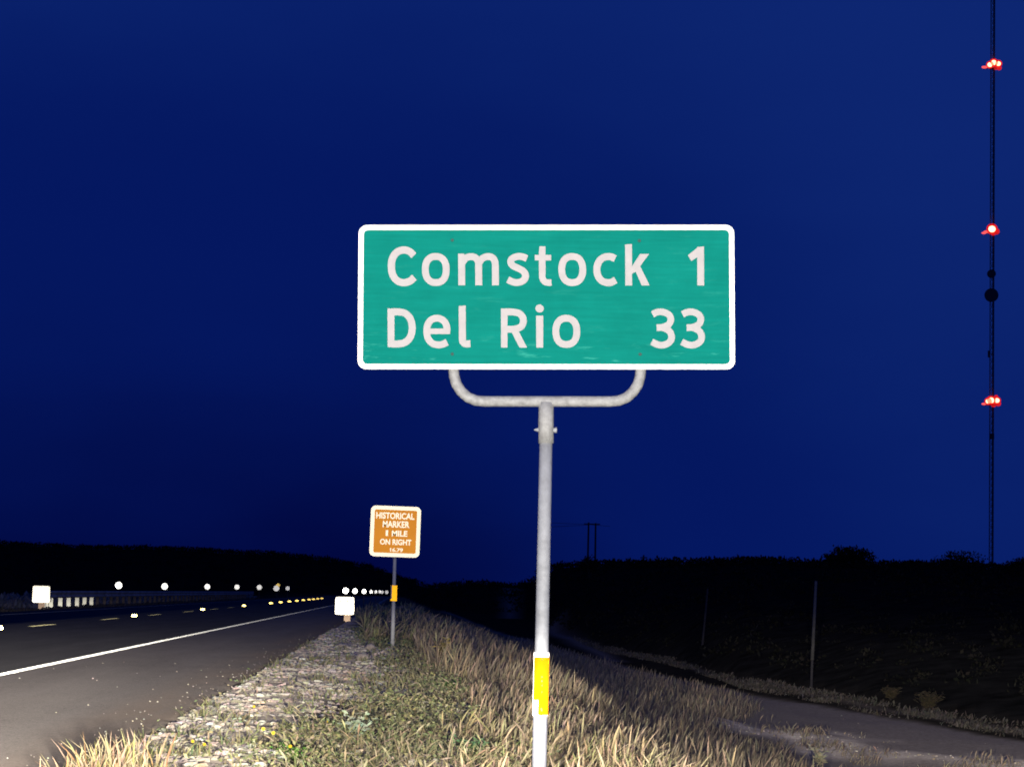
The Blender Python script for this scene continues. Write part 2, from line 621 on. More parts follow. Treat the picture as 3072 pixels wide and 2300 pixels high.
def vnoise(x, y):
    xi = np.floor(x).astype(int)
    yi = np.floor(y).astype(int)
    fx = x - xi
    fy = y - yi
    fx = fx * fx * (3 - 2 * fx)
    fy = fy * fy * (3 - 2 * fy)
    g = lambda a, b: _tab[a % 256, b % 256]
    return ((g(xi, yi) * (1 - fx) + g(xi + 1, yi) * fx) * (1 - fy) +
            (g(xi, yi + 1) * (1 - fx) + g(xi + 1, yi + 1) * fx) * fy) - 0.5


# ------------------------------------------------------------------ terrain
PROF_X = [-3000, -400, -60, -30, -18, -13.75, -13.55, -1.62, -1.52, -0.4, 0.9, 1.7, 3.2, 4.8, 6.5, 11, 13, 20, 60, 3000]
PROF_Z = [-2.0, -1.5, -0.5, -0.35, -0.16, -0.06, -0.07, -0.07, -0.015, -0.04, -0.12, -0.26, -0.86, -1.28, -1.48, -1.50, -1.52, -1.45, -1.0, -1.5]
HS = [-5000, -1000, 0, 300, 600, 700, 800, 900, 1000, 1100, 1200, 1280, 1350, 1458, 1560, 1620, 1665, 1800, 2000, 2250, 2400, 2800, 3072, 3600, 5000]
HP = [160, 140, 117, 110, 112, 104, 104, 97, 88, 70, 36, 12, 20, 27, 20, 38, 78, 87, 98, 110, 103, 106, 99, 112, 105]
YB_S = [-5000, 0, 600, 800, 1200, 1300, 1560, 1640, 1805, 2222, 2639, 3072, 5000]
YB_D = [160, 240, 300, 480, 480, 300, 250, 165, 112.6, 70, 55, 46.6, 36]
YC_S = [-5000, 0, 1200, 1300, 1560, 1640, 1805, 2222, 2639, 3072, 5000]
YC_D = [500, 600, 640, 450, 400, 230, 190, 165, 150, 150, 150]


ADDED_RISE_Y = [30, 34, 36, 38.5, 43, 48]  # low rise added to tilt the pale dirt into the headlamps
ADDED_RISE_X = [12, 9.4, 8.0, 7.0, 6.0, 5.2]


def H(x, y):
    x = np.asarray(x, dtype=float)
    y = np.asarray(y, dtype=float)
    z = np.interp(x, PROF_X, PROF_Z)
    rough = np.clip((x + 1.5) / 1.5, 0, 1) + np.clip((-x - 14) / 3, 0, 1)
    z = z + rough * (vnoise(x * 1.3, y * 0.5) * 0.05 + vnoise(x * 4, y * 3) * 0.02)
    z = z + np.clip((x - 2) / 4, 0, 1) * vnoise(x * 0.35, y * 0.12) * 0.12
    cl_ = np.interp(y, ADDED_RISE_Y, ADDED_RISE_X)
    z = z + np.exp(-((x - cl_) / 1.1) ** 2) * (0.10 + vnoise(x * .9, y * .4) * .12) * np.clip((y - 28) / 3, 0, 1) * np.clip((50 - y) / 3, 0, 1)
    yy = np.maximum(y, 20.0)
    s = np.clip(VPX + x / yy * F, -5000, 5000)
    P = np.interp(s, HS, HP)
    yb = np.interp(s, YB_S, YB_D)
    yc = np.interp(s, YC_S, YC_D)
    t = np.clip((y - yb) / (yc - yb), 0, 1.0)
    bump = vnoise(x * 0.06 + 7, y * 0.03) * 1.2 + vnoise(x * 0.25, y * 0.12 + 3) * 0.5
    t2 = t * (1.6 - 0.6 * t)
    z_cr = CAMZ + P / F * yc
    return z + (z_cr - z) * t2 + bump * np.clip(t * 3, 0, 1) * np.clip(1.3 - t, 0, 1)


def Hs(x, y):
    return float(H(np.array([x]), np.array([y]))[0])


def hit(px, py):
    """where the ray through a pixel meets the ground"""
    dd = np.exp(np.linspace(math.log(6), math.log(900), 3000))
    v = R_cw @ Vector(((px - CX) / F, -(py - CY) / F, -1.0))
    X = v.x / v.y * dd
    Z = CAMZ + v.z / v.y * dd
    below = np.nonzero(Z < H(X, dd))[0]
    i = below[0] if len(below) else -1
    return Vector((X[i], dd[i], float(H(X[i:i + 1], dd[i:i + 1])[0]))) if i >= 0 else None


rad = np.exp(np.linspace(math.log(1.5), math.log(5000), 430))
ang = np.concatenate([np.linspace(-180, -60, 30)[:-1], np.linspace(-60, -17, 45)[:-1], np.linspace(-17, 21, 520)[:-1],
                      np.linspace(21, 60, 40)[:-1], np.linspace(60, 180, 30)[:-1]])
ar = np.radians(ang)
GX = rad[:, None] * np.sin(ar)[None, :]
GY = rad[:, None] * np.cos(ar)[None, :]
GZ = H(GX, GY)
nr, na = GX.shape
V = np.stack([GX, GY, GZ], -1).reshape(-1, 3)
V = np.vstack([V, [[0, 0, Hs(0, 0)]]])
ii = np.arange(nr - 1)[:, None]
jj = np.arange(na)[None, :]
j2 = (jj + 1) % na
Q = np.stack([ii * na + jj, ii * na + j2, (ii + 1) * na + j2, (ii + 1) * na + jj], -1).reshape(-1, 4)
fan = np.stack([np.full(na, nr * na), np.arange(na), (np.arange(na) + 1) % na, (np.arange(na) + 1) % na], -1)
fx, fy = V[:, 0], V[:, 1]
gedge = np.interp(fy, [20, 41, 66, 85, 150, 300], [14, 11.05, 8.4, 7.5, 6.4, 6.4])
nz = vnoise(fx * 0.8, fy * 0.25) * 0.8
trk = np.clip((fx - 5.6 - nz) / 0.8, 0, 1) * np.clip((gedge - fx + nz * 0.3) / 0.3 + 1, 0, 1)
yy = np.maximum(fy, 20)
ss = np.clip(VPX + fx / yy * F, -5000, 5000)
tb = np.interp(ss, YB_S, YB_D)
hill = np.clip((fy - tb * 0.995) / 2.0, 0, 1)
strip = np.clip(1 - np.abs(fy - tb * 0.955) / (tb * 0.035), 0, 1) * (ss > 1700)
trk = np.maximum(trk, strip * (0.22 + .5 * np.clip(vnoise(fx * 1.2, fy * .4), -.4, .5)))
sweep = np.clip(1 - np.abs(ss - 1530) / 50, 0, 1) * (fy > 230) * (fy < 400)
sweep = np.maximum(sweep, np.clip(1 - np.abs(ss - np.interp(fy, [85, 110, 150], [1850, 1760, 1660])) / 60, 0, 1) * (fy > 85) * (fy < 165))
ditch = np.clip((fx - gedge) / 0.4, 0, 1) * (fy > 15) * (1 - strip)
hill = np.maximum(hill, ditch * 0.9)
gv = np.interp(fy, [9, 15, 20, 28, 40, 60], [-1.0, -0.85, -0.55, -0.15, -0.35, -1.2])
verge = (fx > -1.65) * np.clip((gv - fx) / 0.4 + .4, 0, 1) * (fy > 5)
dirt = np.clip(vnoise(fx * 1.1 + 9, fy * 0.35) * 5 - 0.4, 0, 1) * np.clip((fx - 3.6) / 0.5, 0, 1) * np.clip((6.6 - fx) / 0.6, 0, 1) * (fy > 24) * (fy < 60)
cl = np.interp(fy, [30, 34, 36, 38.5, 43, 48], [12, 9.4, 8.0, 7.0, 6.0, 5.2])
band_ = np.clip(1.15 - np.abs(fx - cl + vnoise(fx * 1.5, fy * .6) * 1.8) / 1.3, 0, 1) * (fy > 29) * (fy < 47) * np.clip(1.0 + vnoise(fx * 2.5, fy * 1.2) * 1.2, 0, 1)
dirt = np.clip(band_ + dirt * .35, 0, 1)
spots = (fx > -1.65) * (fx < 1.6) * (fy > 5) * (fy < 70) * np.clip(vnoise(fx * 2.2 + 40, fy * 1.1) * 3 + .15, 0, .8)
pale = np.clip(verge * 0.9 + dirt + spots, 0, 1)
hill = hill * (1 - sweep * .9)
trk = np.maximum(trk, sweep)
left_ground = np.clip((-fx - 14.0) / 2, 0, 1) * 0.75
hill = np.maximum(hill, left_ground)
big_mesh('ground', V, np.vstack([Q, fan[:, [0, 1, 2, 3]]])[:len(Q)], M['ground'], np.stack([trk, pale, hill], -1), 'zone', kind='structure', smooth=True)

# ------------------------------------------------------------------ road
yr = np.concatenate([np.arange(-30, 8, 1.0), np.arange(8, 60, 0.12), np.arange(60, 200, 1.0), np.arange(200, 481, 5.0)])
n = len(yr)
er = -1.60 + vnoise(yr * 1.4, yr * 0 + 5) * 0.07 + vnoise(yr * 6, yr * 0 + 9) * 0.045
cols = [np.full(n, -13.6), np.full(n, -13.5), np.full(n, -8.3), np.full(n, -4.1), er - 0.05, er, er + 0.03]
zs = [-0.10, 0.0, 0.0, 0.0, -0.002, -0.012, -0.09]
V = np.concatenate([np.stack([c, yr, np.full(n, z)], -1) for c, z in zip(cols, zs)])
Q = np.concatenate([np.stack([np.arange(n - 1) + a * n, np.arange(n - 1) + (a + 1) * n, np.arange(1, n) + (a + 1) * n, np.arange(1, n) + a * n], -1) for a in range(len(cols) - 1)])
road = big_mesh('road', V, Q, M['asphalt'], kind='structure')


def strip_line(name, x, w, y0, y1, mt, z=0.004):
    mb = MB()
    ys = list(np.arange(y0, y1, 4.0)) + [y1]
    vs = []
    for y in ys:
        vs += [(x - w / 2, y, z), (x + w / 2, y, z)]
    mb.add(vs, [(2 * i, 2 * i + 1, 2 * i + 3, 2 * i + 2) for i in range(len(ys) - 1)])
    return obj(name, mb, mt, road)


el = strip_line('edge_line', -4.10, 0.115, -30, 478, M['white_line'])
el['label'] = 'white edge line between travel lane and shoulder'
el = strip_line('edge_line', -12.35, 0.10, -30, 478, M['faint_line'])
el['label'] = 'faint white edge line at the far side of the road'
XL = -8.32


def dist_of_x(px):      # distance along the centre line of something seen at column px
    return XL * F / (px - VPX)


for a, b in ((110, 180), (320, 366), (460, 492), (560, 588), (640, 660), (692, 705)):
    strip_line('lane_dash', XL, 0.13, dist_of_x(a), dist_of_x(b), M['yellow_line'])

# raised reflectors on the centre line
ORD = ['nearest', 'second', 'third', 'fourth', 'fifth', 'sixth', 'seventh', 'eighth', 'ninth', 'tenth', 'eleventh', 'twelfth', 'thirteenth', 'last']


def reflector(loc, label):
    t = thing('pavement_reflector', label, 'reflector', loc, 'amber reflectors along the centre line')
    x, y, z = loc
    m = MB()
    m.add([(x - .07, y - .06, z), (x + .07, y - .06, z), (x + .07, y + .06, z), (x - .07, y + .06, z),
           (x - .055, y - .045, z + .035), (x + .055, y - .045, z + .035), (x + .055, y + .03, z + .035), (x - .055, y + .03, z + .035)],
          [(0, 3, 2, 1), (4, 5, 6, 7), (0, 1, 5, 4), (1, 2, 6, 5), (2, 3, 7, 6), (3, 0, 4, 7)])
    obj('housing', m, M['faded_post'], t)
    m = MB().ball((x, y - .05, z + .035), 0.088, (1, .35, .55), 12)
    obj('lens', m, M['button_amber'], t, smooth=True)
    return t


rx = [20, 415, 616, 738, 817, 846, 872, 894, 913, 930, 943, 956, 968]
first = reflector((XL, dist_of_x(rx[0]), 0.0), 'raised amber reflector on the centre line, nearest one at the left edge')
for i, px in enumerate(rx[1:]):
    c = copy_tree(first, (XL, dist_of_x(px), 0.0))
    k = max(1.0, (dist_of_x(px) / 95.0) ** 0.7)
    for ch in c.children:
        ch.scale = (k, k, k)
    c['label'] = f'raised amber reflector on the centre line, {ORD[i + 1]} in the row going away'

# ------------------------------------------------------------------ big green distance sign
cTL, cTR, cBR, cBL = at(1078, 676, 12.31), at(2203, 674, 12.18), at(2204.5, 1108.5, 12.18), at(1071, 1106, 12.31)
PC = (cTL + cTR + cBR + cBL) / 4
PU = (cTR + cBR - cTL - cBL) / 2
PW = PU.length
PU = PU.normalized()
PV = (cTL + cTR - cBL - cBR) / 2
PH = PV.length
PN = PU.cross(PV).normalized()       # towards the viewer
PV = PN.cross(PU).normalized()
if PN.y > 0:
    PN = -PN


def zp(x, y, dz=0.0):
    """sign face coordinates read off the photograph -> world"""
    v_ = (y - 63.5) / 783.0
    xl = 105 + (92 - 105) * v_
    xr = 2145 + 2 * v_
    u_ = (x - xl) / (xr - xl)
    return PC + PU * ((u_ - .5) * PW) + PV * ((.5 - v_) * PH) + PN * dz


pole_base = at(1616.5, 2350, 12.32)
pole_base.z = Hs(pole_base.x, pole_base.y)
sign = thing('distance_sign', 'green road sign reading Comstock 1, Del Rio 33 on a single galvanised pole', 'road sign', pole_base)


def rrect(hw, hh, r, n=8):
    pts = []
    for cx_, cy_, a0 in ((hw - r, hh - r, 0), (-hw + r, hh - r, 90), (-hw + r, -hh + r, 180), (hw - r, -hh + r, 270)):
        for i in range(n + 1):
            a = math.radians(a0 + 90 * i / n)
            pts.append((cx_ + r * math.cos(a), cy_ + r * math.sin(a)))
    return pts


def plate(c, U, Vv, Nn, pts, z0, z1):
    mb = MB()
    k_ = len(pts)
    vs = [c + U * p[0] + Vv * p[1] + Nn * z0 for p in pts] + [c + U * p[0] + Vv * p[1] + Nn * z1 for p in pts]
    fs = [tuple(range(k_))[::-1], tuple(range(k_, 2 * k_))] + [(i, (i + 1) % k_, k_ + (i + 1) % k_, k_ + i) for i in range(k_)]
    return mb.add(vs, fs)


def ring(c, U, Vv, Nn, outer, inner, z0, z1):
    mb = MB()
    k_ = len(outer)
    P3 = lambda p, z: c + U * p[0] + Vv * p[1] + Nn * z
    vs = [P3(p, z1) for p in outer] + [P3(p, z1) for p in inner] + [P3(p, z0) for p in outer] + [P3(p, z0) for p in inner]
    fs = []
    for i in range(k_):
        j = (i + 1) % k_
        fs += [(i, j, k_ + j, k_ + i), (i, 2 * k_ + i, 2 * k_ + j, j), (k_ + i, k_ + j, 3 * k_ + j, 3 * k_ + i)]
    return mb.add(vs, fs)


bw = PW * 28 / 2047
panel = obj('panel', plate(PC, PU, PV, PN, rrect(PW / 2, PH / 2, .046), -0.003, 0.0), M['green_sheet'], sign)
obj('border', ring(PC, PU, PV, PN, rrect(PW / 2 + .0005, PH / 2 + .0005, .046), rrect(PW / 2 - bw, PH / 2 - bw, .024), -0.0032, 0.0012), M['border_sheet'], panel)


def smooth_path(pts, n=7, closed=False):
    P = [Vector((p[0], p[1])) for p in pts]
    if len(P) == 2:
        return P
    out = []
    L = len(P)
    segs = L if closed else L - 1
    for i in range(segs):
        p0 = P[(i - 1) % L] if closed else (P[i - 1] if i > 0 else P[0] * 2 - P[1])
        p1, p2 = P[i], P[(i + 1) % L]
        p3 = P[(i + 2) % L] if closed else (P[i + 2] if i + 2 < L else P[-1] * 2 - P[-2])
        for k_ in range(n):
            t = k_ / n
            out.append(0.5 * ((2 * p1) + (p2 - p0) * t + (2 * p0 - 5 * p1 + 4 * p2 - p3) * t * t + (3 * p1 - p0 - 3 * p2 + p3) * t ** 3))
    if not closed:
        out.append(P[-1])
    return out


LZ = 0.0010


class Glyph:
    def __init__(self):
        self.mb = MB()
        self.k = 0

    def solid(self, poly2, quads):
        """poly2: face points; quads: index faces; extruded a hair off the panel"""
        z = LZ + 0.00018 * self.k
        self.k += 1
        n_ = len(poly2)
        vs = [zp(p[0], p[1], z) for p in poly2] + [zp(p[0], p[1], 0.0001) for p in poly2]
        cnt = {}
        for q in quads:
            for a in range(len(q)):
                e_ = (q[a], q[(a + 1) % len(q)])
                cnt[e_] = 1
        fs = [tuple(q) for q in quads]
        for (a, b) in cnt:
            if (b, a) not in cnt:
                fs.append((a, n_ + a, n_ + b, b))
        self.mb.add(vs, fs)
        return self

    def stroke(self, pts, w=38, closed=False, raw=False):
        P = [Vector((p[0], p[1])) for p in pts] if raw else smooth_path(pts, 7, closed)
        L = len(P)
        V2 = []
        for i, p in enumerate(P):
            a = P[(i - 1) % L] if (closed or i > 0) else p
            b = P[(i + 1) % L] if (closed or i < L - 1) else p
            t = (b - a).normalized()
            nn = Vector((-t.y, t.x))
            V2 += [p + nn * w / 2, p - nn * w / 2]
        Q_ = []
        for i in range(L if closed else L - 1):
            j = (i + 1) % L
            Q_.append((2 * i, 2 * i + 1, 2 * j + 1, 2 * j))
        return self.solid(V2, Q_)

    def poly(self, pts):
        return self.solid([Vector(p) for p in pts], [tuple(range(len(pts)))])

    def oval(self, cx_, cy_, rx_, ry_, w=37, n=36):
        P = []
        for i in range(n):
            a = 2 * math.pi * i / n
            ca, sa = math.cos(a), math.sin(a)
            ex = 0.86
            P.append((cx_ + rx_ * math.copysign(abs(ca) ** ex, ca), cy_ + ry_ * math.copysign(abs(sa) ** ex, sa)))
        return self.stroke(P, w, True, raw=True)


def g_o(cx_, cy_):
    return Glyph().oval(cx_, cy_, 57, 71)


def g_3(dx):
    s = lambda *p: [(a + dx, b) for a, b in p]
    return (Glyph().stroke(s((1700, 550), (1725, 538), (1757, 537), (1789, 552), (1799, 578), (1787, 605), (1755, 619), (1722, 621)), 36)
            .stroke(s((1722, 622), (1757, 622), (1790, 640), (1803, 668), (1795, 696), (1765, 714), (1730, 714), (1695, 698)), 36))


glyphs = [
    ('C', Glyph().stroke([(404, 231), (380, 208), (347, 200), (312, 212), (288, 245), (281, 290), (288, 335), (312, 367), (347, 378), (380, 370), (406, 349)], 39)),
    ('o', g_o(522.5, 306.5)),
    ('m', Glyph().poly([(645, 220), (678, 220), (682, 245), (682, 392), (645, 392)])
        .stroke([(668, 268), (685, 246), (708, 237), (735, 240), (753, 262), (756, 300), (756, 392)], 37)
        .stroke([(756, 272), (775, 248), (800, 237), (828, 240), (844, 262), (847, 300), (847, 392)], 37)),
    ('s', Glyph().stroke([(1019, 247), (994, 237), (966, 236), (939, 247), (931, 266), (942, 285), (970, 299), (998, 315), (1011, 337), (1003, 362), (976, 376), (945, 375), (914, 361)], 37)),
    ('t', Glyph().poly([(1088, 180), (1120, 180), (1120, 330), (1084, 330), (1084, 214)])
        .stroke([(1102, 325), (1103, 352), (1116, 373), (1134, 378), (1152, 377)], 35)
        .poly([(1062, 227), (1151, 227), (1151, 257), (1062, 257)])),
    ('o', g_o(1265, 306.5)),
    ('c', Glyph().stroke([(1499, 248), (1475, 237), (1447, 238), (1420, 252), (1403, 280), (1399, 308), (1404, 338), (1421, 364), (1449, 377), (1476, 376), (1501, 363)], 38)),
    ('k', Glyph().poly([(1553, 170), (1590, 168), (1590, 393), (1553, 393)])
        .poly([(1588, 292), (1634, 222), (1683, 222), (1612, 318), (1588, 330)])
        .poly([(1602, 300), (1632, 284), (1685, 393), (1642, 393)])),
    ('1', Glyph().poly([(1944, 184), (1981, 181), (1981, 393), (1944, 393)])
        .poly([(1893, 229), (1950, 184), (1965, 184), (1965, 226), (1912, 260)])),
    ('D', Glyph().poly([(258, 518), (296, 518), (294, 728), (257, 728)])
        .stroke([(277, 537), (320, 537), (356, 546), (382, 575), (392, 622), (382, 670), (356, 700), (320, 710), (276, 710)], 38)),
    ('e', Glyph().stroke([(579, 655), (581, 625), (573, 597), (552, 577), (525, 571), (497, 579), (477, 605), (471, 640), (477, 678), (498, 705), (528, 715), (556, 712), (582, 701)], 37)
        .poly([(472, 627), (590, 627), (598, 657), (472, 657)])),
    ('l', Glyph().poly([(646, 505), (684, 502), (684, 690), (646, 690)])
        .stroke([(665, 680), (667, 697), (680, 709), (708, 709)], 38)),
    ('R', Glyph().poly([(876, 518), (912, 518), (910, 730), (875, 730)])
        .stroke([(893, 537), (940, 537), (975, 545), (995, 568), (996, 596), (980, 620), (945, 630), (893, 630)], 37)
        .poly([(930, 640), (968, 634), (1017, 730), (975, 730)])),
    ('i', Glyph().solid([Vector((1086 + 23 * math.cos(a * math.pi / 10), 518 + 22 * math.sin(a * math.pi / 10))) for a in range(20)], [tuple(range(20))])
        .poly([(1067, 557), (1106, 557), (1104, 730), (1067, 730)])),
    ('o', g_o(1231, 642)),
    ('3', g_3(0)),
    ('3', g_3(163)),
]
for ch, g in glyphs:
    obj('letter', g.mb, M['letter_sheet'], panel)

for x, y in ((614, 147), (1630, 150), (609, 765), (1632, 766)):
    m = MB().disc(zp(x, y, 0.003), 0.0085, PN, 0.006, 10)
    obj('bolt', m, M['bolt'], panel)

# forked tube bracket behind and below the panel
back = -0.036
path = [(614, 110), (614, 848), (617, 880), (630, 925), (656, 965), (692, 996), (735, 1013), (780, 1017), (1120, 1017), (1470, 1017),
        (1515, 1013), (1558, 996), (1594, 965), (1620, 925), (1633, 880), (1636, 848), (1636, 110)]
obj('fork_bracket', MB().tube([zp(x, y, back) for x, y in path], 0.0285, 20), M['galvanised_rough'], sign, smooth=True)
sock = obj('socket', MB().tube([zp(1119, 1022, back), zp(1117.5, 1120, back), zp(1117, 1243, back)], [0.0400, 0.0410, 0.0405], 24), M['galvanised_rough'], sign, smooth=True)
a, b = zp(1052, 1170, back), zp(1176, 1172, back)
ax = (b - a).normalized()
m = MB().tube([a, a + ax * .012, a + ax * .03, b - ax * .01], [.003, .008, .012, .012], 8)
m.tube([b - ax * .012, b], .015, 6)
obj('bolt', m, M['galvanised'], sock)
pt = zp(1117, 1225, back)
pd = 12.32
pole_top = pt
pole_bot = at(1616.5, 2352, pt.y)
PD = (pole_bot - pole_top).normalized()


def on_pole(py, dx=0.0):
    """point of the pole axis at picture row py"""
    t0, t1 = 0.0, (pole_bot - pole_top).length
    y_top = 1314.0
    return pole_top + PD * ((py - y_top) / (2352 - y_top) * t1)


px2m = pt.y / F
obj('pole', MB().tube([on_pole(1316), on_pole(1700), on_pole(2140), on_pole(2200)], [.0345, .0350, .0362, .0362], 28), M['galvanised'], sign, smooth=True)
obj('ground_sleeve', MB().tube([on_pole(2150), on_pole(2352) , on_pole(2352) + PD * 0.12], .0378, 28), M['bright_steel'], sign, smooth=True)
band = obj('reflective_band', MB().tube([on_pole(1957), on_pole(2146)], .0405, 28), M['border_sheet'], sign, smooth=True)


def patch(y0, y1, a0, a1, r, n=14):
    mb = MB()
    vs = []
    p0, p1 = on_pole(y0), on_pole(y1)
    for i in range(n + 1):
        a_ = math.radians(a0 + (a1 - a0) * i / n)
        o_ = Vector((math.sin(a_), -math.cos(a_), 0)) * r
        vs += [p0 + o_, p1 + o_]
    return mb.add(vs, [(2 * i, 2 * i + 1, 2 * i + 3, 2 * i + 2) for i in range(n)])


ab = patch(1971, 2099, -70, 110, .0414)
ab.add([p for p in patch(2099, 2144, -22, 110, .0414).v], patch(2099, 2144, -22, 110, .0414).f)
amber = obj('amber_sheet', ab, M['band_amber'], band, smooth=True)
mk = MB()
for py, w, a_ in ((1976, 3, 2), (2030, 3, 3), (2042, 4, 3), (2055, 2, 4), (2075, 2, 5), (2125, 5, 3), (2130, 4, 6)):
    c_ = on_pole(py) + Vector((math.sin(math.radians(a_)), -math.cos(math.radians(a_)), 0)) * .0418
    mk.box(c_, (w * px2m, .0006, 3 * px2m))
obj('print_mark', mk, M['bolt'], band, kind='stuff')

# ------------------------------------------------------------------ brown historical marker sign
BD = 40.8
q = [at(1115, 1515, BD), at(1264, 1521, BD), at(1257, 1672, BD), at(1106.5, 1667, BD)]
BC = sum(q, Vector((0, 0, 0))) / 4
BU = ((q[1] + q[2] - q[0] - q[3]) / 2)
BW = BU.length
BU.normalize()
BV = (q[0] + q[1] - q[2] - q[3]) / 2
BH = BV.length
BN = BU.cross(BV).normalized()
BV = BN.cross(BU).normalized()
if BN.y > 0:
    BN = -BN
bb = at(1177, 1944, BD + .08)
bb.z = Hs(bb.x, bb.y)
hs = thing('historical_marker_sign', 'square brown sign reading HISTORICAL MARKER 1 MILE ON RIGHT on a thin leaning pole', 'road sign', bb)
hp = obj('panel', plate(BC, BU, BV, BN, rrect(BW / 2, BH / 2, .085), -0.004, 0.0), M['brown_sheet'], hs)
obj('border', ring(BC, BU, BV, BN, rrect(BW / 2 + .001, BH / 2 + .001, .085), rrect(BW / 2 - .066, BH / 2 - .066, .03), -0.0045, 0.002), M['brown_white'], hp)


def text_mesh(s, bold):
    cu = bpy.data.curves.new('lettering', 'FONT')
    cu.body = s
    cu.size = 1.0
    cu.offset = bold
    cu.resolution_u = 4
    tmp = bpy.data.objects.new('lettering', cu)
    C.objects.link(tmp)
    bpy.context.view_layer.update()
    me = bpy.data.meshes.new_from_object(tmp.evaluated_get(bpy.context.evaluated_depsgraph_get()))
    vs = [v_.co.copy() for v_ in me.vertices]
    fs = [tuple(p.vertices) for p in me.polygons]
    bpy.data.objects.remove(tmp)
    bpy.data.curves.remove(cu)
    bpy.data.meshes.remove(me)
    return vs, fs


for s, uc, vc, wd, ht in (('HISTORICAL', .49, .19, .765, .128), ('MARKER', .512, .357, .535, .128), ('1', .335, .535, .045, .115), ('MILE', .59, .537, .31, .115), ('ON RIGHT', .518, .708, .63, .115), ('16.79', .54, .862, .255, .078)):
    vs, fs = text_mesh(s, 0.03)
    x0 = min(v_.x for v_ in vs); x1 = max(v_.x for v_ in vs)
    y0 = min(v_.y for v_ in vs); y1 = max(v_.y for v_ in vs)
    mb = MB()
    mb.add([BC + BU * ((uc - .5 + ((v_.x - x0) / (x1 - x0) - .5) * wd) * BW) + BV * ((.5 - vc + ((v_.y - y0) / (y1 - y0) - .5) * ht) * BH) + BN * 0.0015 for v_ in vs], fs)
    obj('lettering', mb, M['brown_white'], hp)
p_top = at(1188.5, 1530, BD + .06)
p_bot = at(1177, 1944, BD + .06)
dirn = (p_bot - p_top).normalized()
obj('pole', MB().tube([p_top, p_top.lerp(p_bot, .5), p_bot + dirn * .3], [.026, .030, .036], 14), M['far_pole'], hs, smooth=True)
fr = lambda py: p_top.lerp(p_bot, (py - 1530) / (1944 - 1530))
bd_ = obj('reflective_band', MB().tube([fr(1756), fr(1802)], .054, 16), M['band_amber_far'], hs, smooth=True)
wv = MB()
vs = []
for i in range(7):
    a_ = math.radians(-88 + 50 * i / 6)
    o_ = Vector((math.sin(a_), -math.cos(a_), 0)) * .0555
    vs += [fr(1757) + o_, fr(1796) + o_]
wv.add(vs, [(2 * i, 2 * i + 1, 2 * i + 3, 2 * i + 2) for i in range(6)])
obj('white_edge', wv, M['letter_sheet'], bd_)


# ------------------------------------------------------------------ two small blazing white signs
def white_sign(x0, x1, y0, y1, base_px, base_py, D, post_w, label, marks=()):
    c = at((x0 + x1) / 2, (y0 + y1) / 2, D)
    g = at(base_px, base_py, D + .12)
    g.z = Hs(g.x, g.y)
    t = thing('small_white_sign', label, 'road sign', g, 'small white signs on wooden posts')
    w = (x1 - x0) * D / F
    h = (y1 - y0) * D / F
    r_ = Vector((1, 0, -ROLL)).normalized()
    r2 = Vector((1, 0, 0))
    pn = obj('panel', plate(c, r2, Vector((0, 0, 1)), Vector((0, -1, 0)), rrect(w / 2, h / 2, .07), -0.004, 0), M['bright_sheet'], t)
    for mx_, my_ in marks:
        obj('bolt', MB().disc(at(mx_, my_, D) + Vector((0, -.006, 0)), .022, (0, 1, 0), .006, 8), M['bolt'], pn)
    pm = MB()
    ztop = c.z + h * .4
    pm.box((g.x, g.y, (ztop + g.z - .3) / 2), (post_w, post_w, ztop - g.z + .3))
    obj('post', pm, M['wood'], t)
    return t


white_sign(1006, 1062, 1790, 1842, 1041, 1872, 75.0, .20, 'small square white sign glaring on a short wooden post at the near shoulder edge', ((1022, 1803), (1043, 1803)))
white_sign(98, 149, 1757, 1806, 124, 1832, 95.0, .22, 'small square white sign glaring on a wooden post across the road by the guardrail')


# ------------------------------------------------------------------ delineators
def delineator(loc, r, material, label, group, lens_z=None):
    t = thing('delineator_post', label, 'delineator', loc, group)
    x, y, z = loc
    hz = lens_z - z
    m = MB().box((x, y, z + hz / 2 - .1), (.05, .02, hz + .2))
    obj('post', m, M['rail_wood_dark'], t)
    m = MB().tube([(x, y - .014, z + hz), (x, y - .032, z + hz)], r, 18)
    obj('reflector', m, material, t)
    return t


GL = 'white delineators along the far side of the road'
LX = -15.6
left_px = [(356, 1755, 13), (494, 1758, 12), (622, 1759, 10.5), (711, 1760, 9.5), (778, 1761, 9.5), (863, 1764, 8)]
names_l = ['nearest', 'second from the near end', 'third from the near end', 'fourth from the near end', 'fifth from the near end', 'farthest']
for i, (px, py, r) in enumerate(left_px):
    D = LX * F / (px - VPX)
    p = at(px, py, D)
    t = delineator((p.x, D, Hs(p.x, D)), r * .78 * D / F, M['button_white'], f'round white delineator across the road, {names_l[i]}', GL, p.z)
D = LX * F / (829 - VPX)
p = at(829, 1764, D)
delineator((p.x, D, Hs(p.x, D)), 8.5 * D / F, M['button_white'], 'round white delineator across the road with an amber one just above it', GL, p.z)
p = at(834, 1755, D + 4)
delineator((p.x, D + 4, Hs(p.x, D + 4)), 6 * D / F, M['button_amber'], 'amber delineator standing just above a white one across the road', 'amber delineator', p.z)
GR = 'white delineators along the near side of the road'
right_px = [(1037, 1771, 11, 80), (1064.5, 1772, 10, 101), (1092, 1773, 9, 128), (1113, 1774, 7, 162), (1127, 1774, 6, 198), (1139, 1774, 6, 240), (1146, 1775, 6, 280), (1160, 1775.5, 6.5, 330)]
nm = ['directly above the small white sign', 'second from the left', 'third from the left', 'fourth from the left', 'fifth from the left', 'sixth from the left', 'seventh from the left', 'nearest the brown sign pole']
for i, (px, py, r, D) in enumerate(right_px):
    p = at(px, py, D)
    delineator((p.x, D, Hs(p.x, D)), r * .78 * D / F, M['button_white'], f'round white delineator beyond the near shoulder, {nm[i]}', GR, p.z)

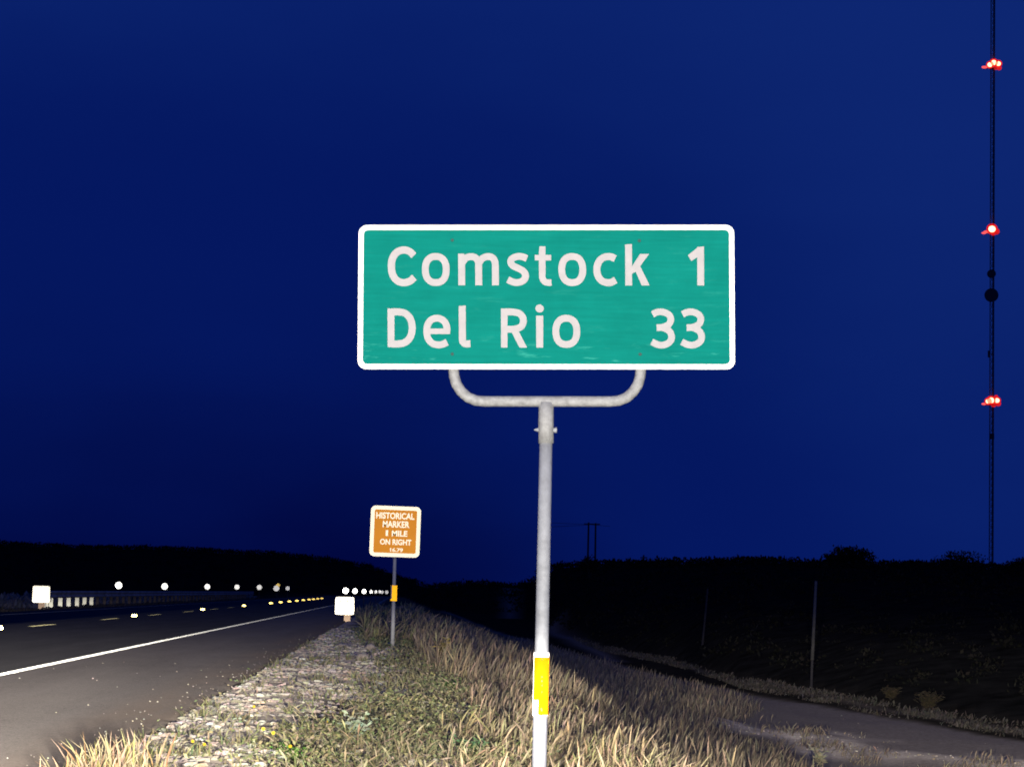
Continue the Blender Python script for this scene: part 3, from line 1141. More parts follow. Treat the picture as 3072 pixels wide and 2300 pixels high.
# ------------------------------------------------------------------ guardrail across the road
GXr = -15.0
gd = lambda px: GXr * F / (px - VPX)
gr = thing('guardrail', 'dull steel guardrail on short posts along the far side of the road', 'guardrail', (GXr, gd(154), Hs(GXr, gd(154))))
y0, y1 = gd(150), gd(760)
mb = MB()
prof = [(.00, .74), (.07, .70), (.07, .66), (.01, .60), (.01, .57), (.07, .51), (.07, .47), (.00, .43)]
ys = np.linspace(y0, y1, 60)
vs = []
for y in ys:
    for (dx, z) in prof:
        vs.append((GXr + .14 + dx, y, z - .02))
k = len(prof)
mb.add(vs, [(i * k + j, i * k + j + 1, (i + 1) * k + j + 1, (i + 1) * k + j) for i in range(len(ys) - 1) for j in range(k - 1)])
obj('rail', mb, M['rail'], gr)
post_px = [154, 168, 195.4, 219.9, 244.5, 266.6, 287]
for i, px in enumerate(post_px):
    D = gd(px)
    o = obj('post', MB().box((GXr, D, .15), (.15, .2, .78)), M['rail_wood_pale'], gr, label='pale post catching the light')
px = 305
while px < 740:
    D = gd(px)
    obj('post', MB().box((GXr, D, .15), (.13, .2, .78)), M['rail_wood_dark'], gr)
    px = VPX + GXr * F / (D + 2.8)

# ------------------------------------------------------------------ slim pale posts beyond the track
p = hit(2433, 2062)
top_z = at(2442, 1742, p.y).z
t = thing('marker_post', 'tall slim pale post standing alone in the dark beyond the gravel track', 'post', p)
obj('shaft', MB().tube([p - Vector((0, 0, .2)), Vector((p.x + .03, p.y, p.z + .75))], .035, 10), M['dark_wood'], t)
obj('sleeve', MB().tube([Vector((p.x + .03, p.y, p.z + .74)), Vector((p.x + .12, p.y, top_z))], [.048, .034], 12), M['faded_post'], t, smooth=True)
p = hit(2106, 1935)
tz = at(2124, 1765, p.y).z
t = thing('fence_post', 'faint bare post on the dark slope left of the tall pale post', 'post', p)
obj('shaft', MB().tube([p - Vector((0, 0, .2)), Vector((p.x + .2, p.y, tz))], [.045, .03], 8), M['dark_wood'], t)

# ------------------------------------------------------------------ guyed radio mast with red beacons
MD = 300.0
mbase = at(2974, 1690, MD)
mb_z = Hs(mbase.x, MD) - 1.0
mast = thing('radio_mast', 'tall thin dark lattice mast with red lights, dishes and cables on the ridge', 'mast', (mbase.x, MD, mb_z))
mtop = at(2980.5, -260, MD)
m0 = Vector((mbase.x, MD, mb_z))
axis = (mtop - m0)
hgt = axis.length
axis.normalize()
fw = 0.30
legs = [Vector((fw * math.cos(a_), fw * math.sin(a_), 0)) for a_ in (math.radians(30), math.radians(150), math.radians(270))]
for l in legs:
    obj('leg', MB().tube([m0 + l, m0 + l + axis * hgt], .055, 6), M['dark_steel'], mast)
lat = MB()
nb = int(hgt / .9)
for i in range(nb):
    a0 = m0 + axis * (i * .9)
    a1 = m0 + axis * ((i + 1) * .9)
    for j in range(3):
        l0, l1 = legs[j], legs[(j + 1) % 3]
        lat.tube([a0 + l0, a1 + l1], .032, 3, caps=False)
        lat.tube([a1 + l0, a1 + l1], .022, 3, caps=False)
obj('bracing', lat, M['dark_steel'], mast, kind='stuff')
obj('cable_run', MB().tube([m0 + Vector((0.05, -.12, 0)), m0 + Vector((0.05, -.12, 0)) + axis * hgt], .075, 6), M['dark_steel'], mast)


def mast_at(py):
    zz = at(2976, py, MD).z
    return m0 + axis * ((zz - mb_z) / axis.z)


for py, dxp, r in ((823, -6, 13), (887, -6, 21)):
    c = mast_at(py) + Vector((dxp * MD / F, -.5, 0))
    rr = r * MD / F
    dish = obj('dish_antenna', MB().tube([c + Vector((0, .35, 0)), c + Vector((0, .12, 0)), c + Vector((0, -.2, 0))], [rr * .35, rr, rr], 22), M['dark_steel'], mast)
    obj('mount_arm', MB().tube([c + Vector((0, .3, 0)), c + Vector((-dxp * MD / F, .55, 0))], .06, 6), M['dark_steel'], dish)
c = mast_at(1062) + Vector((-.45, 0, 0))
obj('panel_antenna', MB().box(c, (.22, .15, .9)).box(c + Vector((.25, 0, 0)), (.4, .05, .05)), M['dark_steel'], mast)
c = mast_at(1309)
obj('junction_box', MB().box(c + Vector((-.08, -.3, 0)), (.55, .35, .75)), M['dark_steel'], mast)
PX = MD / F  # lamp globes oversized and clustered, giving the beacons' bloom a solid shape
for py, sides in ((195, ((-14, 4, 9, 'hot_lamp'), (-2, -3, 10, 'hot_lamp'), (12, 0, 9, 'hot_lamp'), (6, 10, 9, 'red_lamp'), (16, 12, 8, 'red_lamp'), (-30, 11, 6, 'pink_lamp'), (-20, 9, 5, 'pink_lamp'))),
                  (688, ((-6, 2, 13, 'hot_lamp'), (8, 8, 11, 'red_lamp'), (-1, 14, 8, 'red_lamp'), (-30, 14, 5, 'pink_lamp'), (-22, 10, 6, 'pink_lamp'))),
                  (1202, ((-16, 3, 9, 'hot_lamp'), (-7, 0, 11, 'hot_lamp'), (11, 0, 9, 'hot_lamp'), (2, 12, 9, 'red_lamp'), (16, 9, 9, 'red_lamp'), (10, -12, 6, 'red_lamp'), (-28, 11, 5, 'pink_lamp')))):
    c = mast_at(py)
    be = obj('beacon', MB().tube([c + Vector((-1.3, -.35, -.62)), c + Vector((.9, -.35, -.62))], .05, 6).disc(c + Vector((0, -.35, -.60)), .5, (0, 0, 1), .05, 12), M['dark_steel'], mast)
    for dx, dy, r, mt in sides:
        sq = (1.0, .7, .9) if mt != 'pink_lamp' else (1.5, .6, .7)
        q_ = c + Vector((dx * PX, -.5 - (0.25 if mt == 'hot_lamp' else 0), -dy * PX))
        if mt == 'hot_lamp':
            la = obj('lamp', MB().ball(q_, r * PX * 1.35, (1.0, 1.0, .95), 14), M['red_lamp'], be, smooth=True)
            obj('hot_core', MB().ball(q_, r * PX * .85, sq, 12), M[mt], be, smooth=True)
        else:
            obj('lamp', MB().ball(q_, r * PX, sq, 14), M[mt], be, smooth=True)

# ------------------------------------------------------------------ H-frame power structure and a far pole
hd = 350.0
b1, t1 = at(1762, 1720, hd), at(1766, 1566, hd)
b2, t2 = at(1785, 1720, hd), at(1787, 1568, hd)
zb = min(Hs(b1.x, hd), 2.0) - 1
hf = thing('power_line_frame', 'two dark wooden poles joined by a crossarm behind the ridge right of the pole', 'utility pole', (b1.x, hd, zb))
obj('pole', MB().tube([(b1.x, hd, zb), t1], [.17, .13], 8), M['dark_wood'], hf)
obj('pole', MB().tube([(b2.x, hd, zb), t2], [.17, .13], 8), M['dark_wood'], hf)
ca, cb_ = at(1752, 1571, hd - .3), at(1800, 1572, hd - .3)
obj('crossarm', MB().tube([ca, cb_], .09, 6), M['dark_wood'], hf)
for nme, pa, pb_ in (('wire', (1640, 1567), (1754, 1572)), ('wire', (1760, 1572), (1830, 1578)), ('wire', (1645, 1580), (1766, 1574))):
    obj(nme, MB().tube([at(pa[0], pa[1], hd), at(pb_[0], pb_[1], hd)], .025, 4), M['dark_wood'], hf)
p0 = at(1931, 1700, 600)
fp = thing('far_utility_pole', 'tiny far utility pole poking just above the ridge line', 'utility pole', (p0.x, 600, p0.z - 3))
obj('pole', MB().tube([(p0.x, 600, p0.z - 3), at(1931, 1664, 600)], .22, 6), M['dark_wood'], fp)
obj('crossarm', MB().tube([at(1921, 1672, 599.6), at(1942, 1672, 599.6)], .16, 6), M['dark_wood'], fp)


# ------------------------------------------------------------------ vegetation builders
def blades(X, Y, Z, h, w, lean, az, prof, cols, ts=(0, .3, .55, .8, 1.0), yaw=None, tipcol=None):
    """each blade a curved tapering strip; returns V, T, col"""
    n = len(X)
    L = len(ts)
    yaw = rng.uniform(0, math.pi, n) if yaw is None else yaw
    wx, wy = np.cos(yaw), np.sin(yaw)
    V = np.zeros((n, L, 2, 3), np.float32)
    Cc = np.zeros((n, L, 2, 3), np.float32)
    for k, t in enumerate(ts):
        off = lean * h * t * t
        cx_ = X + np.cos(az) * off
        cy_ = Y + np.sin(az) * off
        cz_ = Z + h * t * (1 - 0.25 * lean * t)
        hw = w * prof[k] * 0.5
        for sgn, a in ((-1, 0), (1, 1)):
            V[:, k, a, 0] = cx_ + sgn * wx * hw
            V[:, k, a, 1] = cy_ + sgn * wy * hw
            V[:, k, a, 2] = cz_
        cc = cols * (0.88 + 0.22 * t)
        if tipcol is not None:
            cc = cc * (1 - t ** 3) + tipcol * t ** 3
        Cc[:, k, :, :] = cc[:, None, :]
    base = (np.arange(n) * L * 2)[:, None]
    T = []
    for k in range(L - 1):
        a = base + k * 2
        T.append(np.concatenate([a, a + 1, a + 3, a + 2], 1))
    return V.reshape(-1, 3), np.concatenate(T), Cc.reshape(-1, 3)


def leaves(X, Y, Z, size, cols, tilt=0.9, slim=0.5):
    n = len(X)
    a = rng.uniform(0, 2 * math.pi, n)
    el = rng.uniform(-0.2, tilt, n)
    dx = np.stack([np.cos(a) * np.cos(el), np.sin(a) * np.cos(el), np.sin(el)], -1)
    r_ = rng.normal(size=(n, 3))
    sd = np.cross(dx, r_)
    sd /= np.linalg.norm(sd, axis=1)[:, None] + 1e-6
    P = np.stack([X, Y, Z], -1)
    s = size[:, None]
    V = np.stack([P, P + dx * s * .5 + sd * s * slim * .5, P + dx * s, P + dx * s * .5 - sd * s * slim * .5], 1).astype(np.float32)
    T = (np.arange(n) * 4)[:, None] + np.arange(4)[None, :]
    return V.reshape(-1, 3), T, np.repeat(cols, 4, axis=0).astype(np.float32)


def join(parts):
    V, T, Cc, o = [], [], [], 0
    for v_, t_, c_ in parts:
        V.append(v_)
        T.append(t_ + o)
        Cc.append(c_)
        o += len(v_)
    return np.concatenate(V), np.concatenate(T), np.concatenate(Cc)


def palette(n, cs, var=0.18):
    cs = np.array(cs)
    c = cs[rng.integers(0, len(cs), n)]
    return np.clip(c * (1 + rng.normal(0, var, (n, 1))) * (1 + rng.normal(0, 0.05, (n, 3))), 0.004, 0.9)


def sample(n, x0, x1, y0, y1, power=1.3):
    X = rng.uniform(x0, x1, n)
    u = rng.random(n)
    e_ = 1 - power
    Y = (y0 ** e_ + u * (y1 ** e_ - y0 ** e_)) ** (1 / e_)
    return X, Y


def keep(mask, *arr):
    return [a_[mask] for a_ in arr]


TAN = [(0.56, 0.43, 0.32), (0.54, 0.45, 0.27), (0.48, 0.38, 0.24), (0.60, 0.50, 0.31), (0.52, 0.38, 0.25), (0.46, 0.42, 0.22)]
OLIVE = [(0.36, 0.37, 0.17), (0.46, 0.45, 0.21), (0.28, 0.32, 0.14), (0.50, 0.46, 0.26), (0.40, 0.36, 0.19), (0.56, 0.50, 0.33), (0.30, 0.36, 0.18)]
GREEN = [(0.18, 0.32, 0.10), (0.25, 0.38, 0.13), (0.26, 0.34, 0.17)]
BROWN = [(0.40, 0.33, 0.22), (0.47, 0.39, 0.26), (0.32, 0.26, 0.18), (0.52, 0.42, 0.27)]

gv_lim = lambda Y: vnoise(Y * .9, Y * 0 + 3) * .35 + vnoise(Y * 3.1, Y * 0 + 8) * .25 + np.interp(Y, [9, 15, 20, 28, 40, 60], [-1.0, -0.85, -0.55, -0.15, -0.35, -1.4])

# --- low weeds (leafy)
parts = []
X, Y = sample(170000, -1.62, 2.4, 8.8, 60)
dens = np.clip(0.30 + 1.9 * vnoise(X * 2.2, Y * 0.9) + 1.0 * vnoise(X * 6, Y * 3), 0.02, 1)
dens *= np.clip((X - gv_lim(Y)) / 0.5 + 0.2, 0.05, 1)
m = rng.random(len(X)) < dens
X, Y = keep(m, X, Y)
hh = rng.random(len(X)) ** 1.5 * (0.05 + 0.13 * np.clip(vnoise(X * 1.7 + 4, Y * 0.7) + 0.5, 0, 1))
Z = H(X, Y) + hh
gmix = np.clip(vnoise(X * 1.6 + 30, Y * 0.8) * 3 - 0.35, 0, 1)[:, None]
cols = palette(len(X), OLIVE) * (1 - gmix) + palette(len(X), GREEN) * gmix
sz = rng.uniform(0.012, 0.034, len(X)) * (0.8 + Y / 40)
parts.append(leaves(X, Y, Z, sz, cols))
V, T, Cc = join(parts)
big_mesh('low_weeds', V, T, M['leaf'], Cc, kind='stuff', label='low olive green weeds covering the roadside verge', cat='ground cover')

# --- short grass on the verge
parts = []
X, Y = sample(52000, -1.62, 2.0, 8.6, 60)
dens = 0.12 + 1.3 * np.clip(vnoise(X * 1.9 + 12, Y * 0.7) + 0.15, 0, 1)
dens *= np.clip((X - gv_lim(Y)) / 0.5 + 0.1, 0.03, 1)
X, Y = keep(rng.random(len(X)) < dens, X, Y)
n = len(X)
tm = np.clip((X + 0.3) / 1.3, 0, 1)[:, None]
cols = palette(n, OLIVE) * (1 - tm * .8) + palette(n, TAN) * tm * .8
mix_ = (rng.random(n) < .16)[:, None]
cols = np.where(mix_, palette(n, TAN), cols)
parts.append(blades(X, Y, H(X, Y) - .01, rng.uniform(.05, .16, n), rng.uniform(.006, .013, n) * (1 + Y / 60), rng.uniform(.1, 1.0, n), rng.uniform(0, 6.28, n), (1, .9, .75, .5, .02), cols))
V, T, Cc = join(parts)
big_mesh('short_grass', V, T, M['leaf'], Cc, kind='stuff', label='short mixed grass scattered over the roadside verge', cat='grass')

# --- tall dry grass: right of the verge, round the pole and down the slope
parts = []
seed = (.22, .20, .45, 1.0, .05)


def tall(X, Y, h0, h1, pal, w0=.009, w1=.020, seedshare=.5, leanmax=.8):
    n = len(X)
    Z = H(X, Y) - .02
    h = (h0 + (h1 - h0) * rng.random(n) ** 1.3 * 1.15) * (0.7 + 0.6 * np.clip(vnoise(X * 1.5, Y * .6) + .5, 0, 1))
    w = rng.uniform(w0, w1, n) * (0.9 + Y / 70)
    c = palette(n, pal)
    az = rng.normal(0.4, 1.3, n)
    ln = rng.uniform(.05, leanmax, n)
    s = rng.random(n) < seedshare
    if s.any():
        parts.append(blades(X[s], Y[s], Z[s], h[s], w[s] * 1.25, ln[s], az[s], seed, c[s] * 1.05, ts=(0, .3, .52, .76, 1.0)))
    s = ~s
    if s.any():
        parts.append(blades(X[s], Y[s], Z[s], h[s] * .85, w[s], ln[s] * 1.6, az[s], (.9, .9, .75, .5, .02), c[s]))


# near, at the foot of the pole and to its right
X, Y = sample(19000, 0.2, 1.8, 8.6, 17, 1.1)
d_ = np.clip((X - 0.25) / 0.5, 0, 1) * (0.35 + 0.9 * np.clip(vnoise(X * 3, Y * 2) + .35, 0, 1))
X, Y = keep(rng.random(len(X)) < d_ * .8, X, Y)
hi = Y < 0
tall(X, Y, .09, .24, TAN + [(0.44, 0.42, 0.20), (0.40, 0.34, 0.20)], .005, .012, .4, 1.1)
X, Y = keep(rng.random(len(X)) < .06, X, Y)
tall(X + .03, Y + .05, .20, .36, TAN, .006, .011, .8, .7)
# crest of the bank
X, Y = sample(62000, 0.35, 2.5, 15, 85, 1.15)
edge_in = np.interp(Y, [15, 20, 30, 45, 85], [.55, .65, .45, .15, -.6])
d_ = np.clip((X - edge_in) / 0.35, 0, 1) * (0.4 + 0.8 * np.clip(vnoise(X * 2, Y * .7) + .4, 0, 1))
m_ = rng.random(len(X)) < d_
nearp = m_ & (Y < 26)
farp = m_ & (Y >= 26)
X0, Y0 = X, Y
X, Y = keep(farp, X0, Y0)
tall(X, Y, .20, .44, BROWN + TAN[:2], .007, .014, .4, .45)
X, Y = keep(nearp & (rng.random(len(X0)) < .8), X0, Y0)
tall(X, Y, .10, .24, BROWN + TAN[:2], .006, .014, .4, .5)
# slope to the right
X, Y = sample(150000, 2.3, 9.6, 18, 110, 1.1)
lim = np.interp(Y, [18, 30, 37, 42, 47, 52, 66, 85, 110], [5.2, 5.4, 5.6, 5.9, 7.2, 8.3, 8.1, 7.3, 6.8])
d_ = np.clip((lim - X) / 0.7, 0, 1) * (0.25 + 1.1 * np.clip(vnoise(X * 1.1, Y * .35) + .3, 0, 1))
X, Y = keep(rng.random(len(X)) < d_, X, Y)
tall(X, Y, .14, .36, BROWN, .006, .013, .35, .45)
# sparse dry tufts creeping over the near side of the track
X, Y = sample(26000, 4.6, 10.5, 26, 50, 1.1)
cl2 = np.interp(Y, ADDED_RISE_Y, ADDED_RISE_X)
tuft = np.clip(vnoise(X * 1.7 + 60, Y * .8) * 3.2 - .35, 0, 1) * np.clip(1.3 - (X - cl2) / 1.6, 0, 1)
X, Y = keep(rng.random(len(X)) < tuft, X, Y)
tall(X, Y, .05, .20, BROWN, .008, .016, .3, .7)
# dim grass on the strip at the foot of the dark slope
s_ = rng.uniform(1720, 3400, 26000)
fr_ = rng.uniform(.90, 1.0, 26000)
Y = np.interp(s_, YB_S, YB_D) * fr_
X = (s_ - VPX) / F * Y
X, Y = keep(rng.random(len(X)) < np.clip(.3 + 1.6 * vnoise(X * 1.4, Y * .5), .03, 1), X, Y)
tall(X, Y, .04, .16, [(0.16, 0.14, 0.11), (0.21, 0.18, 0.14), (0.12, 0.11, 0.08)], .015, .03, .2)
# behind the brown sign
X, Y = sample(16000, -1.35, 1.2, 46, 120, 1.2)
X, Y = keep((rng.random(len(X)) < .25 + .8 * np.clip(vnoise(X * 1.6, Y * .2) + .3, 0, 1)) & ((X / Y > -.0135) | (Y > 77)), X, Y)
tall(X, Y, .16, .50, BROWN + OLIVE[:2], .015, .03, .3)
# thin seed stalks standing above the weeds all over the verge
X, Y = sample(3800, -1.1, 1.7, 8.8, 40, 1.2)
X, Y = keep((rng.random(len(X)) < .02 + 1.3 * np.clip(vnoise(X * 1.3 + 50, Y * .6) + .05, 0, 1)) & (X > gv_lim(Y) + .15), X, Y)
n = len(X)
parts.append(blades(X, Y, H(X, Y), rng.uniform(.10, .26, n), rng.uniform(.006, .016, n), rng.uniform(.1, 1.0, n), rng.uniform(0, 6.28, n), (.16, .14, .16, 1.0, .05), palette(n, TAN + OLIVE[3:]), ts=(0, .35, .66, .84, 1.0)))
# dead straw lying about
X, Y = sample(7000, -1.6, 2.2, 8.8, 40, 1.2)
X, Y = keep(rng.random(len(X)) < np.clip((X - gv_lim(Y)) / .5 + .1, .03, 1), X, Y)
n = len(X)
parts.append(leaves(X, Y, H(X, Y) + rng.uniform(.01, .09, n), rng.uniform(.04, .13, n), palette(n, [(0.55, 0.47, 0.33), (0.62, 0.52, 0.38), (0.45, 0.36, 0.25)]), .5, .07))
# bottom-left tufts beside the pavement
for cx_, cy_, nb_, hm in ((-1.56, 10.7, 50, .19), (-1.47, 11.0, 60, .25), (-1.36, 11.2, 80, .32), (-1.24, 11.3, 80, .33), (-1.30, 10.7, 90, .24), (-1.12, 11.0, 90, .22), (-0.95, 10.7, 60, .22)):
    X = cx_ + rng.normal(0, .075, nb_)
    Y = cy_ + rng.normal(0, .16, nb_)
    n = nb_
    c = palette(n, TAN + [(0.42, 0.40, 0.16), (0.48, 0.30, 0.16)])
    parts.append(blades(X, Y, H(X, Y) - .02, rng.uniform(.5, 1.0, n) * hm, rng.uniform(.008, .018, n), rng.uniform(.1, .7, n), rng.uniform(0, 6.28, n), (1, .95, .8, .55, .02), c))
# loose tufts breaking up the gravel strip
for _ in range(90):
    cy_ = float(np.exp(rng.uniform(math.log(10.5), math.log(46))))
    cx_ = rng.uniform(-1.58, float(gv_lim(np.array([cy_]))[0]) + .3)
    nb_ = int(rng.integers(8, 34))
    X = cx_ + rng.normal(0, .05, nb_)
    Y = cy_ + rng.normal(0, .12, nb_)
    c = palette(nb_, OLIVE + TAN[:2])
    parts.append(blades(X, Y, H(X, Y) - .01, rng.uniform(.03, .13, nb_), rng.uniform(.005, .011, nb_) * (1 + cy_ / 60), rng.uniform(.2, 1.2, nb_), rng.uniform(0, 6.28, nb_), (1, .9, .75, .5, .02), c))
# far side of the road: dry grass behind the guardrail
X, Y = sample(16000, -26, -15.3, 80, 260, 1.1)
tall(X, Y, .25, .7, [(0.26, 0.25, 0.22), (0.32, 0.30, 0.26), (0.18, 0.17, 0.15)], .04, .09, .2)
X, Y = sample(7000, -14.9, -13.9, 70, 240, 1.1)
tall(X, Y, .06, .2, [(0.12, 0.10, 0.07), (0.16, 0.13, 0.09)], .03, .06, .1)
V, T, Cc = join(parts)
big_mesh('tall_dry_grass', V, T, M['leaf'], Cc, kind='stuff', label='tall dry straw coloured grass along the bank and slope', cat='grass')

# --- flat limestone chips beside the pavement
ico_v = []
ph = (1 + 5 ** .5) / 2
for a_, b_ in ((0, 1),):
    ico_v = [(-1, ph, 0), (1, ph, 0), (-1, -ph, 0), (1, -ph, 0), (0, -1, ph), (0, 1, ph), (0, -1, -ph), (0, 1, -ph), (ph, 0, -1), (ph, 0, 1), (-ph, 0, -1), (-ph, 0, 1)]
ico_v = np.array(ico_v) / math.sqrt(1 + ph * ph)
ico_t = np.array([(0, 11, 5), (0, 5, 1), (0, 1, 7), (0, 7, 10), (0, 10, 11), (1, 5, 9), (5, 11, 4), (11, 10, 2), (10, 7, 6), (7, 1, 8), (3, 9, 4), (3, 4, 2), (3, 2, 6), (3, 6, 8), (3, 8, 9), (4, 9, 5), (2, 4, 11), (6, 2, 10), (8, 6, 7), (9, 8, 1)])


def chips(X, Y, size, flat, cols, sink=.3):
    n = len(X)
    Vv = np.repeat(ico_v[None], n, 0) * (1 + rng.uniform(-.38, .38, (n, 12, 1)))
    sx_ = size * rng.uniform(.8, 1.5, n)
    sy_ = size * rng.uniform(.7, 1.2, n)
    sz_ = size * flat * rng.uniform(.6, 1.3, n)
    Vv = Vv * np.stack([sx_, sy_, sz_], -1)[:, None, :]
    a = rng.uniform(0, 6.28, n)
    c_, s_ = np.cos(a)[:, None], np.sin(a)[:, None]
    x_ = Vv[..., 0] * c_ - Vv[..., 1] * s_
    y_ = Vv[..., 0] * s_ + Vv[..., 1] * c_
    tl = rng.normal(0, .18, n)[:, None]
    z_ = Vv[..., 2] + x_ * tl
    base_z = np.where(X < -1.62, 0.0, H(X, Y))
    P = np.stack([x_ + X[:, None], y_ + Y[:, None], z_ + (base_z + sz_ * sink)[:, None]], -1)
    T = ico_t[None] + (np.arange(n) * 12)[:, None, None]
    return P.reshape(-1, 3), T.reshape(-1, 3), np.repeat(cols, 12, 0)


LIME = [(0.72, 0.64, 0.52), (0.80, 0.73, 0.62), (0.62, 0.53, 0.43), (0.68, 0.63, 0.48), (0.50, 0.45, 0.38), (0.76, 0.66, 0.56), (0.44, 0.38, 0.30)]
parts = []
X, Y = sample(42000, -1.59, 0.9, 9, 60, 1.3)
d_ = np.clip((gv_lim(Y) - X) / 0.9 + .75, 0.05, 1) * np.clip(.40 + 1.7 * vnoise(X * 1.6 + Y * .5, Y * 2.6) + 1.3 * vnoise(X * 5, Y * 5), 0, 1)
X, Y = keep(rng.random(len(X)) < d_, X, Y)
n = len(X)
parts.append(chips(X, Y, (.007 + .030 * rng.random(n) ** 2.4) * (1 + Y / 80), .42, palette(n, LIME, .14)))
# fine grit spilled on the shoulder
X, Y = sample(600, -2.2, -1.55, 9, 50, 1.3)
X, Y = keep(rng.random(len(X)) < np.clip((X + 2.3) / .7, 0, 1) ** 2, X, Y)
n = len(X)
parts.append(chips(X, Y, rng.uniform(.003, .007, n), .7, palette(n, LIME, .2)))
X = rng.uniform(-4.0, -2.0, 30); Y = rng.uniform(10, 30, 30)
parts.append(chips(X, Y, rng.uniform(.004, .009, 30), .8, palette(30, LIME, .2)))
# stones on the pale dirt down the slope and on the track
X, Y = sample(6000, 3.2, 10.5, 24, 60, 1.2)
d_ = np.clip(1.15 - np.abs(X - np.interp(Y, [30, 34, 36, 38.5, 43, 48], [12, 9.4, 8.0, 7.0, 6.0, 5.2]) + vnoise(X * 1.5, Y * .6) * 2.2) / 1.1, 0.012, 1)
X, Y = keep(rng.random(len(X)) < d_, X, Y)
n = len(X)
parts.append(chips(X, Y, rng.uniform(.006, .020, n), .6, palette(n, BROWN + LIME[3:6], .14)))
X, Y = sample(5000, -.6, 1.6, 9, 32, 1.2)
X, Y = keep(rng.random(len(X)) < np.clip(vnoise(X * 2.2 + 40, Y * 1.1) * 3 + .15, 0.03, 1), X, Y)
n = len(X)
parts.append(chips(X, Y, rng.uniform(.010, .026, n), .6, palette(n, LIME, .14)))
V, T, Cc = join(parts)
big_mesh('limestone_gravel', V, T, M['stone'], Cc, kind='stuff', label='pale flat limestone chips spread beside the pavement edge', cat='gravel')


# --- larger rocks that can be told apart
def rock(px, py, wpx, hpx, label, material='rock', flat=None, depth=.8, rot=0.0):
    p = hit(px, py + hpx * .5)
    wm = wpx * p.y / F
    hm = hpx * p.y / F
    o = MB()
    random.seed(int(px * 7 + py))
    o.ball(Vector((0, 0, 0)), 1.0, (wm / 2, wm / 2 * depth, hm * .55), 11, .16)
    for v_ in o.v:
        v_.z += v_.x * rot
    me = obj('rock', o, M[material])
    me.location = (p.x, p.y, p.z + hm * .35)
    me['label'] = label
    me['category'] = 'rock'
    return me


rock(1378, 2195, 42, 30, 'rounded tan rock in the grass left of the sign pole', 'orange_rock')
rock(1270, 2245, 120, 20, 'long flat pale slab in the weeds near the bottom edge', 'rock', depth=.5, rot=-.12)
rock(1395, 2262, 66, 14, 'low grey slab at the right end of the long flat slab', 'rock', depth=.5)
rock(905, 2038, 34, 16, 'pale flat stone among dark weeds at the edge of the gravel', 'rock')
rock(1110, 1938, 30, 20, 'pale blocky stone left of the brown sign pole', 'rock')
rock(1086, 1968, 40, 24, 'large blocky pale stone below and left of the brown sign pole', 'rock')
rock(1027, 1934, 42, 14, 'flat pale stone at the top of the gravel strip', 'rock')
rock(1178, 1962, 18, 14, 'small round stone at the foot of the brown sign pole', 'rock')
rock(1405, 2042, 34, 14, 'whitish stone on the bank just below the tall brown grass', 'rock')
rock(1330, 2075, 40, 16, 'pale stone on the bank beside a green tuft', 'rock')
rock(1430, 2052, 22, 12, 'pinkish stone right of the whitish stone on the bank', 'orange_rock')
rock(1236, 2047, 22, 10, 'small flat pale stone in the middle of the verge', 'rock')


# --- single plants
def plant(px, py, hpx, label, cat, nstem, leafsz, cols, spread=.5, flower=None, flowers=(), seedv=3):
    global rng
    keep_rng = rng
    rng = np.random.default_rng(seedv)
    p = hit(px, py)
    t = thing('roadside_weed', label, cat, p)
    hm = hpx * p.y / F
    st = MB()
    V_, T_, C_ = [], [], []
    LX_, LY_, LZ_ = [], [], []
    for i in range(nstem):
        a_ = rng.uniform(0, 6.28)
        s_ = rng.uniform(.15, 1) * spread * hm
        tipz = hm * rng.uniform(.6, 1)
        pts = [p + Vector((0, 0, -.01)), p + Vector((math.cos(a_) * s_ * .4, math.sin(a_) * s_ * .4, tipz * .6)), p + Vector((math.cos(a_) * s_, math.sin(a_) * s_, tipz))]
        st.tube(pts, [.004, .003, .0015], 4)
        for k_ in range(9):
            f_ = rng.uniform(.3, 1)
            q_ = pts[0].lerp(pts[1], min(1, f_ / .6)) if f_ < .6 else pts[1].lerp(pts[2], (f_ - .6) / .4)
            LX_.append(q_.x); LY_.append(q_.y); LZ_.append(q_.z)
    obj('stem', st, M['faded_post'] if cat == 'thistle' else M['bark'], t)
    n_ = len(LX_)
    v_, t_, c_ = leaves(np.array(LX_) - p.x, np.array(LY_) - p.y, np.array(LZ_) - p.z, rng.uniform(.7, 1.3, n_) * leafsz, palette(n_, cols), .7, .35)
    lo = big_mesh('leaf_cluster', v_, t_, M['leaf'], c_, parent=t, kind=None)
    for fx_, fy_ in flowers:
        fp_ = at(fx_, fy_, p.y - .05)
        fm = MB()
        for k_ in range(7):
            a_ = k_ * 6.283 / 7
            c0 = fp_
            e1 = Vector((math.cos(a_), -.25, math.sin(a_)))
            e2 = Vector((-math.sin(a_), 0, math.cos(a_)))
            r_ = .011
            fm.add([c0, c0 + e1 * r_ * .6 + e2 * r_ * .42, c0 + e1 * r_, c0 + e1 * r_ * .6 - e2 * r_ * .42], [(0, 1, 2, 3)])
        fm.ball(fp_ + Vector((0, -.002, 0)), .0045, (1, 1, 1), 8)
        obj('flower', fm, M['petal'], t)
        obj('stalk', MB().tube([fp_ + Vector((0, .003, -.003)), Vector((fp_.x, p.y, Hs(fp_.x, p.y)))], .0016, 4), M['bark'], t)
    rng = keep_rng
    return t


